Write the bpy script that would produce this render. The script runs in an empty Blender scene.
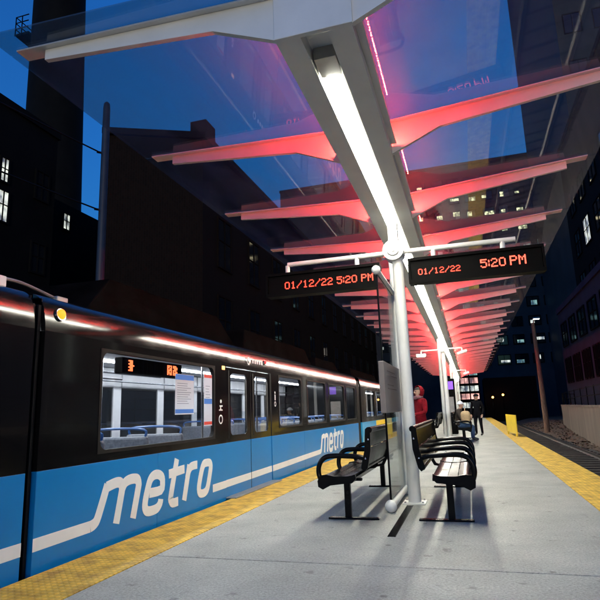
import bpy, bmesh, math, random
from mathutils import Vector, Matrix
random.seed(7)
R = math.radians
scn = bpy.context.scene
COL = scn.collection

# ------------------------------------------------------------------ camera
CX, CY, CZ = Vector((0.95557, 0.29277, -0.03419)), Vector((0.09096, -0.18255, 0.97898)), Vector((-0.28038, 0.93859, 0.20107))
EYE = Vector((0, 0, 1.25))
cd = bpy.data.cameras.new('camera')
cam = bpy.data.objects.new('camera', cd); COL.objects.link(cam)
rot = Matrix((CX, CY, -CZ)).transposed().to_4x4()
cam.matrix_world = Matrix.Translation(EYE) @ rot
cd.sensor_width = 36; cd.lens = 545 / 600 * 36; cd.clip_start = 0.05; cd.clip_end = 2000
scn.camera = cam

# ------------------------------------------------------------------ node materials
def mat(name, base, rough=0.6, metal=0.0, var=0.0, scale=8.0, bump=0.0, bscale=None, coat=0.0, spec=0.5, col2=None, detail=6.0, stretch=None):
    m = bpy.data.materials.new(name); m.use_nodes = True
    nt = m.node_tree; n = nt.nodes; l = nt.links
    b = n['Principled BSDF']
    b.inputs['Base Color'].default_value = (*base, 1)
    b.inputs['Roughness'].default_value = rough
    b.inputs['Metallic'].default_value = metal
    b.inputs['Coat Weight'].default_value = coat
    b.inputs['Coat Roughness'].default_value = 0.05
    b.inputs['Specular IOR Level'].default_value = spec
    if var or bump:
        tc = n.new('ShaderNodeTexCoord'); mp = n.new('ShaderNodeMapping')
        l.new(tc.outputs['Object'], mp.inputs['Vector'])
        if stretch: mp.inputs['Scale'].default_value = stretch
    if var:
        t = n.new('ShaderNodeTexNoise'); t.inputs['Scale'].default_value = scale; t.inputs['Detail'].default_value = detail
        l.new(mp.outputs['Vector'], t.inputs['Vector'])
        r = n.new('ShaderNodeValToRGB'); r.color_ramp.elements[0].position = 0.3; r.color_ramp.elements[1].position = 0.7
        c2 = col2 or tuple(min(1, c * (1 + var)) for c in base); c1 = tuple(c * (1 - var) for c in base)
        r.color_ramp.elements[0].color = (*c1, 1); r.color_ramp.elements[1].color = (*c2, 1)
        l.new(t.outputs['Fac'], r.inputs['Fac']); l.new(r.outputs['Color'], b.inputs['Base Color'])
        rr = n.new('ShaderNodeMapRange'); rr.inputs['To Min'].default_value = max(0, rough - 0.08); rr.inputs['To Max'].default_value = min(1, rough + 0.08)
        l.new(t.outputs['Fac'], rr.inputs['Value']); l.new(rr.outputs['Result'], b.inputs['Roughness'])
    if bump:
        t2 = n.new('ShaderNodeTexNoise'); t2.inputs['Scale'].default_value = bscale or scale; t2.inputs['Detail'].default_value = 4
        l.new(mp.outputs['Vector'], t2.inputs['Vector'])
        bp = n.new('ShaderNodeBump'); bp.inputs['Strength'].default_value = bump; bp.inputs['Distance'].default_value = 0.02
        l.new(t2.outputs['Fac'], bp.inputs['Height']); l.new(bp.outputs['Normal'], b.inputs['Normal'])
    return m

def emit(name, col, strength, pattern=None):
    m = bpy.data.materials.new(name); m.use_nodes = True
    nt = m.node_tree; n = nt.nodes; l = nt.links
    b = n['Principled BSDF']
    b.inputs['Base Color'].default_value = (*[min(0.8, c) for c in col], 1)
    b.inputs['Emission Color'].default_value = (*col, 1); b.inputs['Emission Strength'].default_value = strength
    if pattern:      # real differences inside a lit room: shelves, blinds, furniture
        tc = n.new('ShaderNodeTexCoord'); t = n.new('ShaderNodeTexNoise'); t.inputs['Scale'].default_value = pattern; t.inputs['Detail'].default_value = 3
        l.new(tc.outputs['Object'], t.inputs['Vector'])
        r = n.new('ShaderNodeMapRange'); r.inputs['From Min'].default_value = 0.42; r.inputs['From Max'].default_value = 0.62
        r.inputs['To Min'].default_value = strength * 0.1; r.inputs['To Max'].default_value = strength * 1.2
        l.new(t.outputs['Fac'], r.inputs['Value']); l.new(r.outputs['Result'], b.inputs['Emission Strength'])
    return m

def glass(name, tint, refl_rough=0.02, dust=0.0, dustcol=(0.6, 0.6, 0.6), ior=1.45):
    m = bpy.data.materials.new(name); m.use_nodes = True
    nt = m.node_tree; n = nt.nodes; l = nt.links
    n.remove(n['Principled BSDF']); out = n['Material Output']
    tr = n.new('ShaderNodeBsdfTransparent'); tr.inputs['Color'].default_value = (*tint, 1)
    gl = n.new('ShaderNodeBsdfGlossy'); gl.inputs['Roughness'].default_value = refl_rough
    fr = n.new('ShaderNodeFresnel'); fr.inputs['IOR'].default_value = ior
    mx = n.new('ShaderNodeMixShader')
    ge = n.new('ShaderNodeNewGeometry'); io = n.new('ShaderNodeMix'); io.data_type = 'FLOAT'      # same reflectance from either face of the pane
    io.inputs[2].default_value = ior; io.inputs[3].default_value = 1 / ior
    l.new(ge.outputs['Backfacing'], io.inputs[0]); l.new(io.outputs[0], fr.inputs['IOR'])
    l.new(fr.outputs['Fac'], mx.inputs['Fac'])
    if dust:
        df = n.new('ShaderNodeBsdfDiffuse'); df.inputs['Color'].default_value = (*dustcol, 1)
        tl = n.new('ShaderNodeBsdfTranslucent'); tl.inputs['Color'].default_value = (*dustcol, 1)
        ad = n.new('ShaderNodeMixShader'); ad.inputs['Fac'].default_value = 0.5
        l.new(df.outputs[0], ad.inputs[1]); l.new(tl.outputs[0], ad.inputs[2])
        tc = n.new('ShaderNodeTexCoord'); t = n.new('ShaderNodeTexNoise'); t.inputs['Scale'].default_value = 2.2; t.inputs['Detail'].default_value = 7
        mp = n.new('ShaderNodeMapping'); mp.inputs['Scale'].default_value = (1, 0.35, 1)
        l.new(tc.outputs['Object'], mp.inputs['Vector']); l.new(mp.outputs['Vector'], t.inputs['Vector'])
        mr = n.new('ShaderNodeMapRange'); mr.inputs['From Min'].default_value = 0.3; mr.inputs['From Max'].default_value = 0.75
        mr.inputs['To Min'].default_value = dust * 0.35; mr.inputs['To Max'].default_value = dust * 1.9
        l.new(t.outputs['Fac'], mr.inputs['Value'])
        m2 = n.new('ShaderNodeMixShader'); l.new(mr.outputs['Result'], m2.inputs['Fac'])
        l.new(tr.outputs[0], m2.inputs[1]); l.new(ad.outputs[0], m2.inputs[2]); l.new(m2.outputs[0], mx.inputs[1])
    else:
        l.new(tr.outputs[0], mx.inputs[1])
    l.new(gl.outputs[0], mx.inputs[2]); l.new(mx.outputs[0], out.inputs['Surface'])
    return m

def concrete():
    m = bpy.data.materials.new('platform_concrete'); m.use_nodes = True
    nt = m.node_tree; n = nt.nodes; l = nt.links; b = n['Principled BSDF']
    tc = n.new('ShaderNodeTexCoord')
    def noise(scale, detail, rough=0.6):
        t = n.new('ShaderNodeTexNoise'); t.inputs['Scale'].default_value = scale; t.inputs['Detail'].default_value = detail; t.inputs['Roughness'].default_value = rough
        l.new(tc.outputs['Object'], t.inputs['Vector']); return t
    def ramp(src, p0, c0, p1, c1):
        r = n.new('ShaderNodeValToRGB'); r.color_ramp.elements[0].position = p0; r.color_ramp.elements[1].position = p1
        r.color_ramp.elements[0].color = (*c0, 1); r.color_ramp.elements[1].color = (*c1, 1); l.new(src, r.inputs['Fac']); return r
    def mul(a, c, f):
        x = n.new('ShaderNodeMix'); x.data_type = 'RGBA'; x.blend_type = 'MULTIPLY'; x.inputs['Factor'].default_value = f
        l.new(a, x.inputs['A']); l.new(c, x.inputs['B']); return x
    base = ramp(noise(1.1, 8).outputs['Fac'], 0.3, (0.30, 0.30, 0.272), 0.72, (0.47, 0.468, 0.42))
    fine = ramp(noise(48, 8, 0.85).outputs['Fac'], 0.36, (0.42, 0.42, 0.42), 0.62, (1.3, 1.3, 1.29))
    spots = ramp(noise(5.5, 3, 0.55).outputs['Fac'], 0.29, (0.5, 0.49, 0.48), 0.37, (1, 1, 1))
    v = n.new('ShaderNodeTexVoronoi'); v.inputs['Scale'].default_value = 2.3; l.new(tc.outputs['Object'], v.inputs['Vector'])
    gum = ramp(v.outputs['Distance'], 0.045, (0.42, 0.41, 0.40), 0.075, (1, 1, 1))
    x = mul(base.outputs['Color'], fine.outputs['Color'], 0.9); x = mul(x.outputs['Result'], spots.outputs['Color'], 0.8); x = mul(x.outputs['Result'], gum.outputs['Color'], 0.85)
    l.new(x.outputs['Result'], b.inputs['Base Color'])
    rr = n.new('ShaderNodeMapRange'); rr.inputs['To Min'].default_value = 0.42; rr.inputs['To Max'].default_value = 0.75
    l.new(noise(1.7, 6).outputs['Fac'], rr.inputs['Value']); l.new(rr.outputs['Result'], b.inputs['Roughness'])
    bp = n.new('ShaderNodeBump'); bp.inputs['Strength'].default_value = 0.35; bp.inputs['Distance'].default_value = 0.004
    l.new(noise(90, 5).outputs['Fac'], bp.inputs['Height']); l.new(bp.outputs['Normal'], b.inputs['Normal'])
    return m

def tactile():
    m = bpy.data.materials.new('tactile_yellow'); m.use_nodes = True
    nt = m.node_tree; n = nt.nodes; l = nt.links; b = n['Principled BSDF']
    tc = n.new('ShaderNodeTexCoord')
    t = n.new('ShaderNodeTexNoise'); t.inputs['Scale'].default_value = 6; t.inputs['Detail'].default_value = 8; l.new(tc.outputs['Object'], t.inputs['Vector'])
    r = n.new('ShaderNodeValToRGB'); e = r.color_ramp.elements
    e[0].position = 0.3; e[0].color = (0.45, 0.25, 0.03, 1); e[1].position = 0.62; e[1].color = (0.92, 0.58, 0.07, 1)
    l.new(t.outputs['Fac'], r.inputs['Fac'])
    # truncated domes: a regular grid, 6 cm apart
    mp = n.new('ShaderNodeMapping'); mp.inputs['Scale'].default_value = (1 / 0.06,) * 3; l.new(tc.outputs['Object'], mp.inputs['Vector'])
    fr = n.new('ShaderNodeVectorMath'); fr.operation = 'FRACTION'; l.new(mp.outputs['Vector'], fr.inputs[0])
    sb = n.new('ShaderNodeVectorMath'); sb.operation = 'SUBTRACT'; sb.inputs[1].default_value = (0.5, 0.5, 0); l.new(fr.outputs[0], sb.inputs[0])
    ml = n.new('ShaderNodeVectorMath'); ml.operation = 'MULTIPLY'; ml.inputs[1].default_value = (1, 1, 0); l.new(sb.outputs[0], ml.inputs[0])
    ln = n.new('ShaderNodeVectorMath'); ln.operation = 'LENGTH'; l.new(ml.outputs[0], ln.inputs[0])
    mr = n.new('ShaderNodeMapRange'); mr.inputs['From Min'].default_value = 0.2; mr.inputs['From Max'].default_value = 0.36; mr.inputs['To Min'].default_value = 1; mr.inputs['To Max'].default_value = 0
    l.new(ln.outputs['Value'], mr.inputs['Value'])
    mx = n.new('ShaderNodeMix'); mx.data_type = 'RGBA'; mx.blend_type = 'MULTIPLY'
    dk = n.new('ShaderNodeMapRange'); dk.inputs['To Min'].default_value = 0.8; dk.inputs['To Max'].default_value = 1.0; l.new(mr.outputs['Result'], dk.inputs['Value'])
    t3 = n.new('ShaderNodeTexNoise'); t3.inputs['Scale'].default_value = 3.2; t3.inputs['Detail'].default_value = 9; t3.inputs['Roughness'].default_value = 0.7; l.new(tc.outputs['Object'], t3.inputs['Vector'])
    r3 = n.new('ShaderNodeValToRGB'); r3.color_ramp.elements[0].position = 0.3; r3.color_ramp.elements[0].color = (0.35, 0.33, 0.3, 1); r3.color_ramp.elements[1].position = 0.4; r3.color_ramp.elements[1].color = (1, 1, 1, 1)
    l.new(t3.outputs['Fac'], r3.inputs['Fac'])
    m3 = n.new('ShaderNodeMix'); m3.data_type = 'RGBA'; m3.blend_type = 'MULTIPLY'; m3.inputs['Factor'].default_value = 0.8; l.new(r.outputs['Color'], m3.inputs['A']); l.new(r3.outputs['Color'], m3.inputs['B'])
    mx.inputs['Factor'].default_value = 1; l.new(m3.outputs['Result'], mx.inputs['A']); l.new(dk.outputs['Result'], mx.inputs['B'])
    l.new(mx.outputs['Result'], b.inputs['Base Color'])
    bp = n.new('ShaderNodeBump'); bp.inputs['Strength'].default_value = 0.8; bp.inputs['Distance'].default_value = 0.005
    l.new(mr.outputs['Result'], bp.inputs['Height']); l.new(bp.outputs['Normal'], b.inputs['Normal'])
    b.inputs['Roughness'].default_value = 0.6
    return m

def brick(name, c1, c2, mortar, scale):
    m = bpy.data.materials.new(name); m.use_nodes = True
    nt = m.node_tree; n = nt.nodes; l = nt.links; b = n['Principled BSDF']
    tc = n.new('ShaderNodeTexCoord'); mp = n.new('ShaderNodeMapping'); mp.inputs['Rotation'].default_value = (R(90), 0, R(90))
    l.new(tc.outputs['Object'], mp.inputs['Vector'])
    t = n.new('ShaderNodeTexBrick'); t.inputs['Scale'].default_value = scale
    t.inputs['Color1'].default_value = (*c1, 1); t.inputs['Color2'].default_value = (*c2, 1); t.inputs['Mortar'].default_value = (*mortar, 1)
    l.new(mp.outputs['Vector'], t.inputs['Vector']); l.new(t.outputs['Color'], b.inputs['Base Color']); b.inputs['Roughness'].default_value = 0.85; b.inputs['Specular IOR Level'].default_value = 0.1
    return m

M = dict(
    concrete=concrete(), tactile=tactile(),
    joint=mat('joint_filler', (0.03, 0.03, 0.03), 0.9),
    ballast=mat('ballast_stone', (0.06, 0.055, 0.05), 0.9, var=0.6, scale=22, bump=1.0, bscale=26),
    mulch=mat('mulch', (0.13, 0.085, 0.055), 0.95, var=0.7, scale=9, bump=1.0, bscale=14),
    earth=mat('earth', (0.05, 0.045, 0.04), 0.95, var=0.4, scale=1.5),
    white=mat('white_painted_steel', (0.80, 0.79, 0.76), 0.38, var=0.05, scale=3, bump=0.03, bscale=60),
    greymetal=mat('grey_metal', (0.3, 0.3, 0.3), 0.4, metal=0.6, var=0.2, scale=5),
    black=mat('black_powder_coat', (0.0035, 0.0035, 0.004), 0.22, var=0.15, scale=3, spec=0.12),
    blackplastic=mat('black_housing', (0.002, 0.002, 0.002), 0.6, var=0.2, scale=8, spec=0.06),
    rubber=mat('black_rubber', (0.004, 0.004, 0.004), 0.7, spec=0.2),
    carblack=mat('black_car_paint', (0.003, 0.003, 0.0035), 0.16, coat=0.25, spec=0.4, bump=0.03, bscale=1.3),
    carroof=mat('dark_cantrail_paint', (0.006, 0.006, 0.0065), 0.13, coat=0.0, spec=0.35, bump=0.025, bscale=3.0, var=0.3, scale=4),
    roofgear=mat('roof_fairing', (0.004, 0.004, 0.004), 0.7, var=0.4, scale=3, spec=0.0),
    blue=mat('blue_car_paint', (0.001, 0.165, 0.46), 0.35, coat=0.1, spec=0.3, var=0.07, scale=1.3, bump=0.02, bscale=2.0),
    lightblue=mat('light_blue_car_paint', (0.03, 0.34, 0.68), 0.3, coat=0.25, var=0.07, scale=1.3),
    decal=mat('white_vinyl', (0.80, 0.80, 0.79), 0.4, var=0.04, scale=5),
    yellow=mat('yellow_sheet', (0.8, 0.55, 0.02), 0.4, var=0.1, scale=5),
    traininside=mat('interior_panel', (0.5, 0.5, 0.52), 0.5, var=0.1, scale=3),
    insidefloor=mat('interior_floor', (0.08, 0.08, 0.09), 0.6),
    steel=mat('stainless_steel', (0.6, 0.6, 0.62), 0.22, metal=1.0),
    seatblue=mat('pale_seat', (0.16, 0.18, 0.22), 0.5, var=0.3, scale=30),
    darkglass=mat('dark_night_window', (0.01, 0.012, 0.015), 0.06),
    paper=mat('poster_paper', (0.75, 0.76, 0.8), 0.6),
    inkblue=mat('poster_blue', (0.03, 0.16, 0.55), 0.6), inkred=mat('poster_red', (0.6, 0.05, 0.03), 0.6), inkgrey=mat('poster_text', (0.25, 0.27, 0.33), 0.6),
    board=mat('notice_board', (0.2, 0.165, 0.15), 0.35, var=0.12, scale=3),
    boardink=mat('board_print', (0.12, 0.09, 0.08), 0.6),
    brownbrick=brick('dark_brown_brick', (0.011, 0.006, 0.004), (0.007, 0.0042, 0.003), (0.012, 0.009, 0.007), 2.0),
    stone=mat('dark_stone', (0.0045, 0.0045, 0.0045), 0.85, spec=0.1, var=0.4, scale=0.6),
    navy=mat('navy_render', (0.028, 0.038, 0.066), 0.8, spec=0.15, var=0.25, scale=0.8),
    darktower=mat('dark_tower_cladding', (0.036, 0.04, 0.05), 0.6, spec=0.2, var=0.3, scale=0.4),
    retwall=mat('retaining_wall_concrete', (0.22, 0.17, 0.135), 0.9, var=0.25, scale=1.2, bump=0.3, bscale=20, stretch=(1, 1, 0.25)),
    wood=mat('pole_wood', (0.2, 0.11, 0.07), 0.85, var=0.4, scale=6, bump=0.4, stretch=(6, 6, 0.6)),
    skin=mat('skin', (0.42, 0.25, 0.18), 0.5, var=0.1, scale=20),
    redcloth=mat('red_jacket', (0.17, 0.006, 0.012), 0.85, spec=0.1, var=0.3, scale=9, bump=0.3, bscale=22),
    tancloth=mat('tan_canvas', (0.5, 0.36, 0.2), 0.85, var=0.2, scale=10, bump=0.4, bscale=14),
    darkcloth=mat('black_jacket', (0.005, 0.005, 0.007), 0.85, spec=0.05, var=0.3, scale=9, bump=0.3, bscale=22),
    leaf=mat('dry_leaf', (0.22, 0.12, 0.07), 0.9, var=0.4, scale=3),
    scarf=mat('pink_scarf', (0.22, 0.1, 0.11), 0.9, var=0.3, scale=30, bump=0.4, bscale=40), browncoat=mat('dark_brown_coat', (0.035, 0.025, 0.02), 0.9, var=0.3, scale=9, bump=0.4, bscale=20),
    denim=mat('blue_denim', (0.03, 0.07, 0.16), 0.85, var=0.3, scale=12, bump=0.3, bscale=30),
    shoe=mat('dark_shoe', (0.02, 0.02, 0.02), 0.5), capwhite=mat('white_knit', (0.6, 0.62, 0.68), 0.9, var=0.2, scale=40), eye=mat('eye', (0.02, 0.015, 0.01), 0.2), hair=mat('dark_hair', (0.02, 0.013, 0.01), 0.7),
    railsteel=mat('worn_rail', (0.25, 0.23, 0.22), 0.3, metal=1.0), tie=mat('tie_wood', (0.05, 0.04, 0.035), 0.9, var=0.3, scale=6),
    polepaint=mat('pole_paint', (0.02, 0.024, 0.035), 0.5, var=0.2, scale=4), amber_dim=emit('door_amber', (1.0, 0.5, 0.15), 1.2),
    tube=emit('white_strip_light', (0.97, 0.96, 0.82), 61),
    cabin=emit('carriage_ceiling_light', (0.93, 0.97, 1.0), 20),
    amber=emit('amber_marker', (1.0, 0.22, 0.01), 1.5), amberhot=emit('amber_bulb', (1.0, 0.42, 0.08), 6),
    ledtext=emit('red_led_digits', (1.0, 0.06, 0.03), 1.3), ledhot=emit('bright_red_led_digits', (1.0, 0.09, 0.05), 1.9),
    orange=emit('orange_led_display', (1.0, 0.16, 0.05), 2.2),
    taillamp=emit('red_marker_lamp', (1.0, 0.02, 0.02), 1.2),
    spot=emit('warm_spotlight', (1.0, 0.8, 0.55), 12), spotwhite=emit('white_spotlight', (1.0, 0.95, 0.9), 3),
    purple=emit('purple_screen', (0.22, 0.08, 0.8), 0.5),
    streetlight=emit('street_light_head', (0.9, 1.0, 0.85), 6),
    winyellow=emit('lit_window_yellow', (1.0, 0.85, 0.5), 2.2, pattern=2.6),
    wingreen=emit('lit_window_green', (0.55, 0.95, 0.75), 0.4, pattern=1.1),
    winwhite=emit('lit_window_white', (0.9, 0.95, 0.8), 0.55, pattern=1.5),
    winpink=emit('lit_window_pink', (1.0, 0.5, 0.42), 0.8, pattern=0.8),
    canopyglass=glass('canopy_glass', (0.72, 0.79, 0.77), 0.015, dust=0.062, dustcol=(0.62, 0.6, 0.62)),
    carglass=glass('carriage_glass', (0.88, 0.9, 0.92), 0.01),
    clearglass=glass('screen_glass', (0.86, 0.9, 0.88), 0.01, dust=0.015),
)
def led_mat():          # red LED tape: bright diodes every 7 cm on a dark carrier
    m = bpy.data.materials.new('red_led_tape'); m.use_nodes = True
    nt = m.node_tree; n = nt.nodes; l = nt.links; b = n['Principled BSDF']
    b.inputs['Base Color'].default_value = (0.5, 0.1, 0.1, 1); b.inputs['Emission Color'].default_value = (1.0, 0.034, 0.024, 1)
    b.inputs['Emission Strength'].default_value = LED
    return m
LED = 1700
M['led'] = led_mat()
nt = M['paper'].node_tree; n = nt.nodes; l = nt.links          # thin paper also glows with the cabin light behind it
tl = n.new('ShaderNodeBsdfTranslucent'); tl.inputs['Color'].default_value = (0.8, 0.82, 0.88, 1); mx = n.new('ShaderNodeMixShader'); mx.inputs['Fac'].default_value = 0.5
l.new(n['Principled BSDF'].outputs[0], mx.inputs[1]); l.new(tl.outputs[0], mx.inputs[2]); l.new(mx.outputs[0], n['Material Output'].inputs['Surface'])

# ------------------------------------------------------------------ mesh helpers
def box(bm, x0, x1, y0, y1, z0, z1):
    v = [bm.verts.new(p) for p in ((x0, y0, z0), (x1, y0, z0), (x1, y1, z0), (x0, y1, z0), (x0, y0, z1), (x1, y0, z1), (x1, y1, z1), (x0, y1, z1))]
    for f in ((0, 3, 2, 1), (4, 5, 6, 7), (0, 1, 5, 4), (1, 2, 6, 5), (2, 3, 7, 6), (3, 0, 4, 7)): bm.faces.new([v[i] for i in f])

def bbox(bm, x0, x1, y0, y1, z0, z1, bev=0.01, seg=2):
    t = bmesh.new(); box(t, x0, x1, y0, y1, z0, z1)
    bmesh.ops.bevel(t, geom=t.edges[:], offset=bev, segments=seg, affect='EDGES', profile=0.5)
    me = bpy.data.meshes.new('t'); t.to_mesh(me); t.free(); bm.from_mesh(me); bpy.data.meshes.remove(me)

def prism(bm, poly, d, axis):          # poly of 2D points extruded along an axis between d[0], d[1]
    def P(a, b, t): return {'x': (t, a, b), 'y': (a, t, b), 'z': (a, b, t)}[axis]
    v0 = [bm.verts.new(P(a, b, d[0])) for a, b in poly]; v1 = [bm.verts.new(P(a, b, d[1])) for a, b in poly]
    bm.faces.new(v0); bm.faces.new(v1[::-1]); n = len(poly)
    for i in range(n): bm.faces.new((v0[i], v1[i], v1[(i + 1) % n], v0[(i + 1) % n]))

def tube(bm, pts, r, seg=12, caps=True):
    pts = [Vector(p) for p in pts]; rs = r if isinstance(r, (list, tuple)) else [r] * len(pts)
    rings = []; up = None
    for i, p in enumerate(pts):
        d = (pts[min(i + 1, len(pts) - 1)] - pts[max(i - 1, 0)]).normalized()
        if up is None:
            up = Vector((0, 0, 1)) if abs(d.z) < 0.9 else Vector((1, 0, 0))
        a = d.cross(up).normalized(); b = a.cross(d).normalized(); up = b
        rings.append([bm.verts.new(p + (a * math.cos(2 * math.pi * k / seg) + b * math.sin(2 * math.pi * k / seg)) * rs[i]) for k in range(seg)])
    for i in range(len(rings) - 1):
        for k in range(seg): bm.faces.new((rings[i][k], rings[i][(k + 1) % seg], rings[i + 1][(k + 1) % seg], rings[i + 1][k]))
    if caps: bm.faces.new(rings[0][::-1]); bm.faces.new(rings[-1])

def ball(bm, c, r, s=(1, 1, 1)):
    bmesh.ops.create_uvsphere(bm, u_segments=16, v_segments=10, radius=r, matrix=Matrix.Translation(c) @ Matrix.Diagonal((*s, 1)))

def ribbon(bm, pts, w, x0, x1):        # a stroke of width w in the yz plane, between x0 and x1
    P = [Vector(p) for p in pts]; L = []; Rr = []
    for i, p in enumerate(P):
        d0 = (P[i] - P[i - 1]).normalized() if i else (P[1] - P[0]).normalized()
        d1 = (P[i + 1] - P[i]).normalized() if i < len(P) - 1 else d0
        t = (d0 + d1).normalized(); nrm = Vector((-t.y, t.x)); k = w / 2 / max(0.5, nrm.dot(Vector((-d1.y, d1.x))))
        L.append(p + nrm * k); Rr.append(p - nrm * k)
    fl = [bm.verts.new((x1, q.x, q.y)) for q in L]; fr = [bm.verts.new((x1, q.x, q.y)) for q in Rr]
    bl = [bm.verts.new((x0, q.x, q.y)) for q in L]; br = [bm.verts.new((x0, q.x, q.y)) for q in Rr]
    for i in range(len(P) - 1):
        for a, b in ((fl, fr), (fr, br), (bl, fl)): bm.faces.new((a[i], b[i], b[i + 1], a[i + 1]))
    bm.faces.new((fl[0], bl[0], br[0], fr[0])); bm.faces.new((fl[-1], fr[-1], br[-1], bl[-1]))

def smooth_pts(pts, n=4, closed=False):
    P = [Vector(p) for p in pts]; out = []; N = len(P)
    for i in range(N if closed else N - 1):
        g = (lambda k: P[k % N]) if closed else (lambda k: P[max(0, min(N - 1, k))])
        p0, p1, p2, p3 = g(i - 1), g(i), g(i + 1), g(i + 2)
        for k in range(n):
            t = k / n
            out.append(0.5 * ((2 * p1) + (p2 - p0) * t + (2 * p0 - 5 * p1 + 4 * p2 - p3) * t * t + (3 * p1 - p0 - 3 * p2 + p3) * t ** 3))
    if not closed: out.append(P[-1])
    return out

OFF = {}
def off(o): return OFF.get(o.name, Vector((0, 0, 0)))

def obj(name, bm, m, parent=None, smooth=False, bev=0.0):
    """links the bmesh (world coordinates) as ONE mesh object under its parent"""
    o_ = off(parent) if parent else Vector((0, 0, 0))
    if o_.length: bmesh.ops.translate(bm, verts=bm.verts[:], vec=-o_)
    bmesh.ops.recalc_face_normals(bm, faces=bm.faces[:])
    me = bpy.data.meshes.new(name); bm.to_mesh(me); bm.free()
    for x in (m if isinstance(m, (list, tuple)) else [m]): me.materials.append(M[x])
    if smooth:
        for p in me.polygons: p.use_smooth = True
        me.set_sharp_from_angle(angle=R(38))
    o = bpy.data.objects.new(name, me); COL.objects.link(o)
    if parent: o.parent = parent
    OFF[o.name] = o_
    if bev:
        b = o.modifiers.new('edge', 'BEVEL'); b.width = bev; b.segments = 2; b.limit_method = 'ANGLE'; b.angle_limit = R(40)
    return o

def thing(name, loc, label, cat, group=None):
    o = bpy.data.objects.new(name, None); COL.objects.link(o); o.location = loc; o.empty_display_size = 0.2
    OFF[o.name] = Vector(loc); tag(o, label, cat, group); return o
def tag(o, label, cat, group=None):
    o['label'] = label; o['category'] = cat
    if group: o['group'] = group
def structure(o): o['kind'] = 'structure'; return o
def copy_tree(o, parent=None):
    c = o.copy(); COL.objects.link(c)
    if parent: c.parent = parent
    for ch in list(o.children): copy_tree(ch, c)
    return c
def B(*a):
    bm = bmesh.new(); box(bm, *a); return bm
def BB(*a, bev=0.01):
    bm = bmesh.new(); bbox(bm, *a, bev=bev); return bm
def T(pts, r, seg=12):
    bm = bmesh.new(); tube(bm, pts, r, seg); return bm
def at(u, v, x=None, y=None, z=None):   # the point of a facade plane seen along a sight line
    d = CZ + CX * ((u - 300) / 545) + CY * ((300 - v) / 545)
    t = x / d.x if x is not None else (y / d.y if y is not None else (z - EYE.z) / d.z)
    return EYE + d * t

# ------------------------------------------------------------------ world and sun
w = bpy.data.worlds.new('World'); scn.world = w; w.use_nodes = True
nt = w.node_tree; n = nt.nodes; l = nt.links
sky = n.new('ShaderNodeTexSky'); sky.sky_type = 'NISHITA'; sky.sun_disc = False
SUN_EL, SUN_ROT = R(3.0), R(200)
sky.sun_elevation = SUN_EL; sky.sun_rotation = SUN_ROT; sky.air_density = 1.6; sky.dust_density = 0.2; sky.ozone_density = 6.0
bg = n['Background']; bg.inputs['Strength'].default_value = 0.15
SKY_GAIN = (1.0, 1.95, 2.6)
mx = n.new('ShaderNodeMix'); mx.data_type = 'RGBA'; mx.blend_type = 'MULTIPLY'; mx.inputs['Factor'].default_value = 1; mx.inputs['B'].default_value = (*SKY_GAIN, 1); mx.clamp_result = False
l.new(sky.outputs['Color'], mx.inputs['A']); l.new(mx.outputs['Result'], bg.inputs['Color'])
# soft sun lamp added low behind the camera to light the camera-facing white steel
sd = bpy.data.lights.new('sun', 'SUN'); sd.energy = 0.55; sd.angle = R(14); sd.color = (1.0, 0.88, 0.76)
sun = bpy.data.objects.new('sun', sd); COL.objects.link(sun); sun.rotation_euler = (R(90) - SUN_EL, 0, R(20)); sun.location = (10, -30, 8)

# ------------------------------------------------------------------ ground, platform, tracks
structure(obj('ground', B(-400, 400, -200, 900, -1.4, -0.92), 'earth'))
bm = bmesh.new()
nx, ny = 14, 90
g = [[None] * (nx + 1) for _ in range(ny + 1)]
for j in range(ny + 1):
    for i in range(nx + 1):
        x = 2.0 + 10.0 * i / nx; y = -12 + 92 * j / ny
        h = -0.78 + (0.0 if x < 4.8 else min(0.35, (x - 4.8) * 0.16)) + random.uniform(-0.035, 0.035)
        if 4.0 < x < 8: h += 0.05 * math.sin(y * 0.7) * math.sin(x * 2)
        g[j][i] = bm.verts.new((x, y, h))
for j in range(ny):
    for i in range(nx): bm.faces.new((g[j][i], g[j][i + 1], g[j + 1][i + 1], g[j + 1][i])).material_index = 0 if i < 4 else 1
tb = obj('terrain', bm, ['ballast', 'mulch'], smooth=True); structure(tb)
structure(obj('trackbed', B(-8.2, -3.75, -14, 80, -0.92, -0.75), 'ballast'))
bm = bmesh.new()
ys = [-12.0, 0.15, 4.75, 9.35, 13.95, 18.55, 23.15, 27.75, 32.35, 36.95, 41.55, 46.15, 50.75, 55.35, 62.0]
for a, b in zip(ys, ys[1:]): bbox(bm, -2.9, 1.335, a + 0.006, b - 0.006, -0.1, 0.0, bev=0.008)
structure(obj('platform', bm, 'concrete'))
structure(obj('platform_base', B(-3.54, 1.99, -12, 62, -0.95, -0.03), 'joint'))
for (x0, x1) in ((-3.57, -2.905), (1.34, 2.0)):
    bm = bmesh.new()
    for k in range(40):
        a = -12 + k * 1.84
        bbox(bm, x0, x1, a + 0.003, a + 1.837, -0.06, 0.004, bev=0.003)
    structure(obj('tactile_paving', bm, 'tactile'))

bm = bmesh.new()
for k in range(5200):
    x = random.uniform(4.7, 9.0); y = random.uniform(14, 60); z = -.78 + max(0, min(.35, (x - 4.8) * .16)) + random.uniform(.0, .06)
    q = Vector((x, y, z)); a, b = random.uniform(0, 6.3), random.uniform(.04, .11); u = Vector((math.cos(a), math.sin(a), random.uniform(-.5, .5))) * b; v = Vector((-math.sin(a), math.cos(a), random.uniform(-.5, .5))) * b * .7
    bm.faces.new([bm.verts.new(q + c) for c in (-u - v * .3, -v, u, v)]).material_index = random.choice((0, 0, 1))
lt = obj('leaf_litter', bm, ['mulch', 'leaf']); lt['kind'] = 'stuff'

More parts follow.
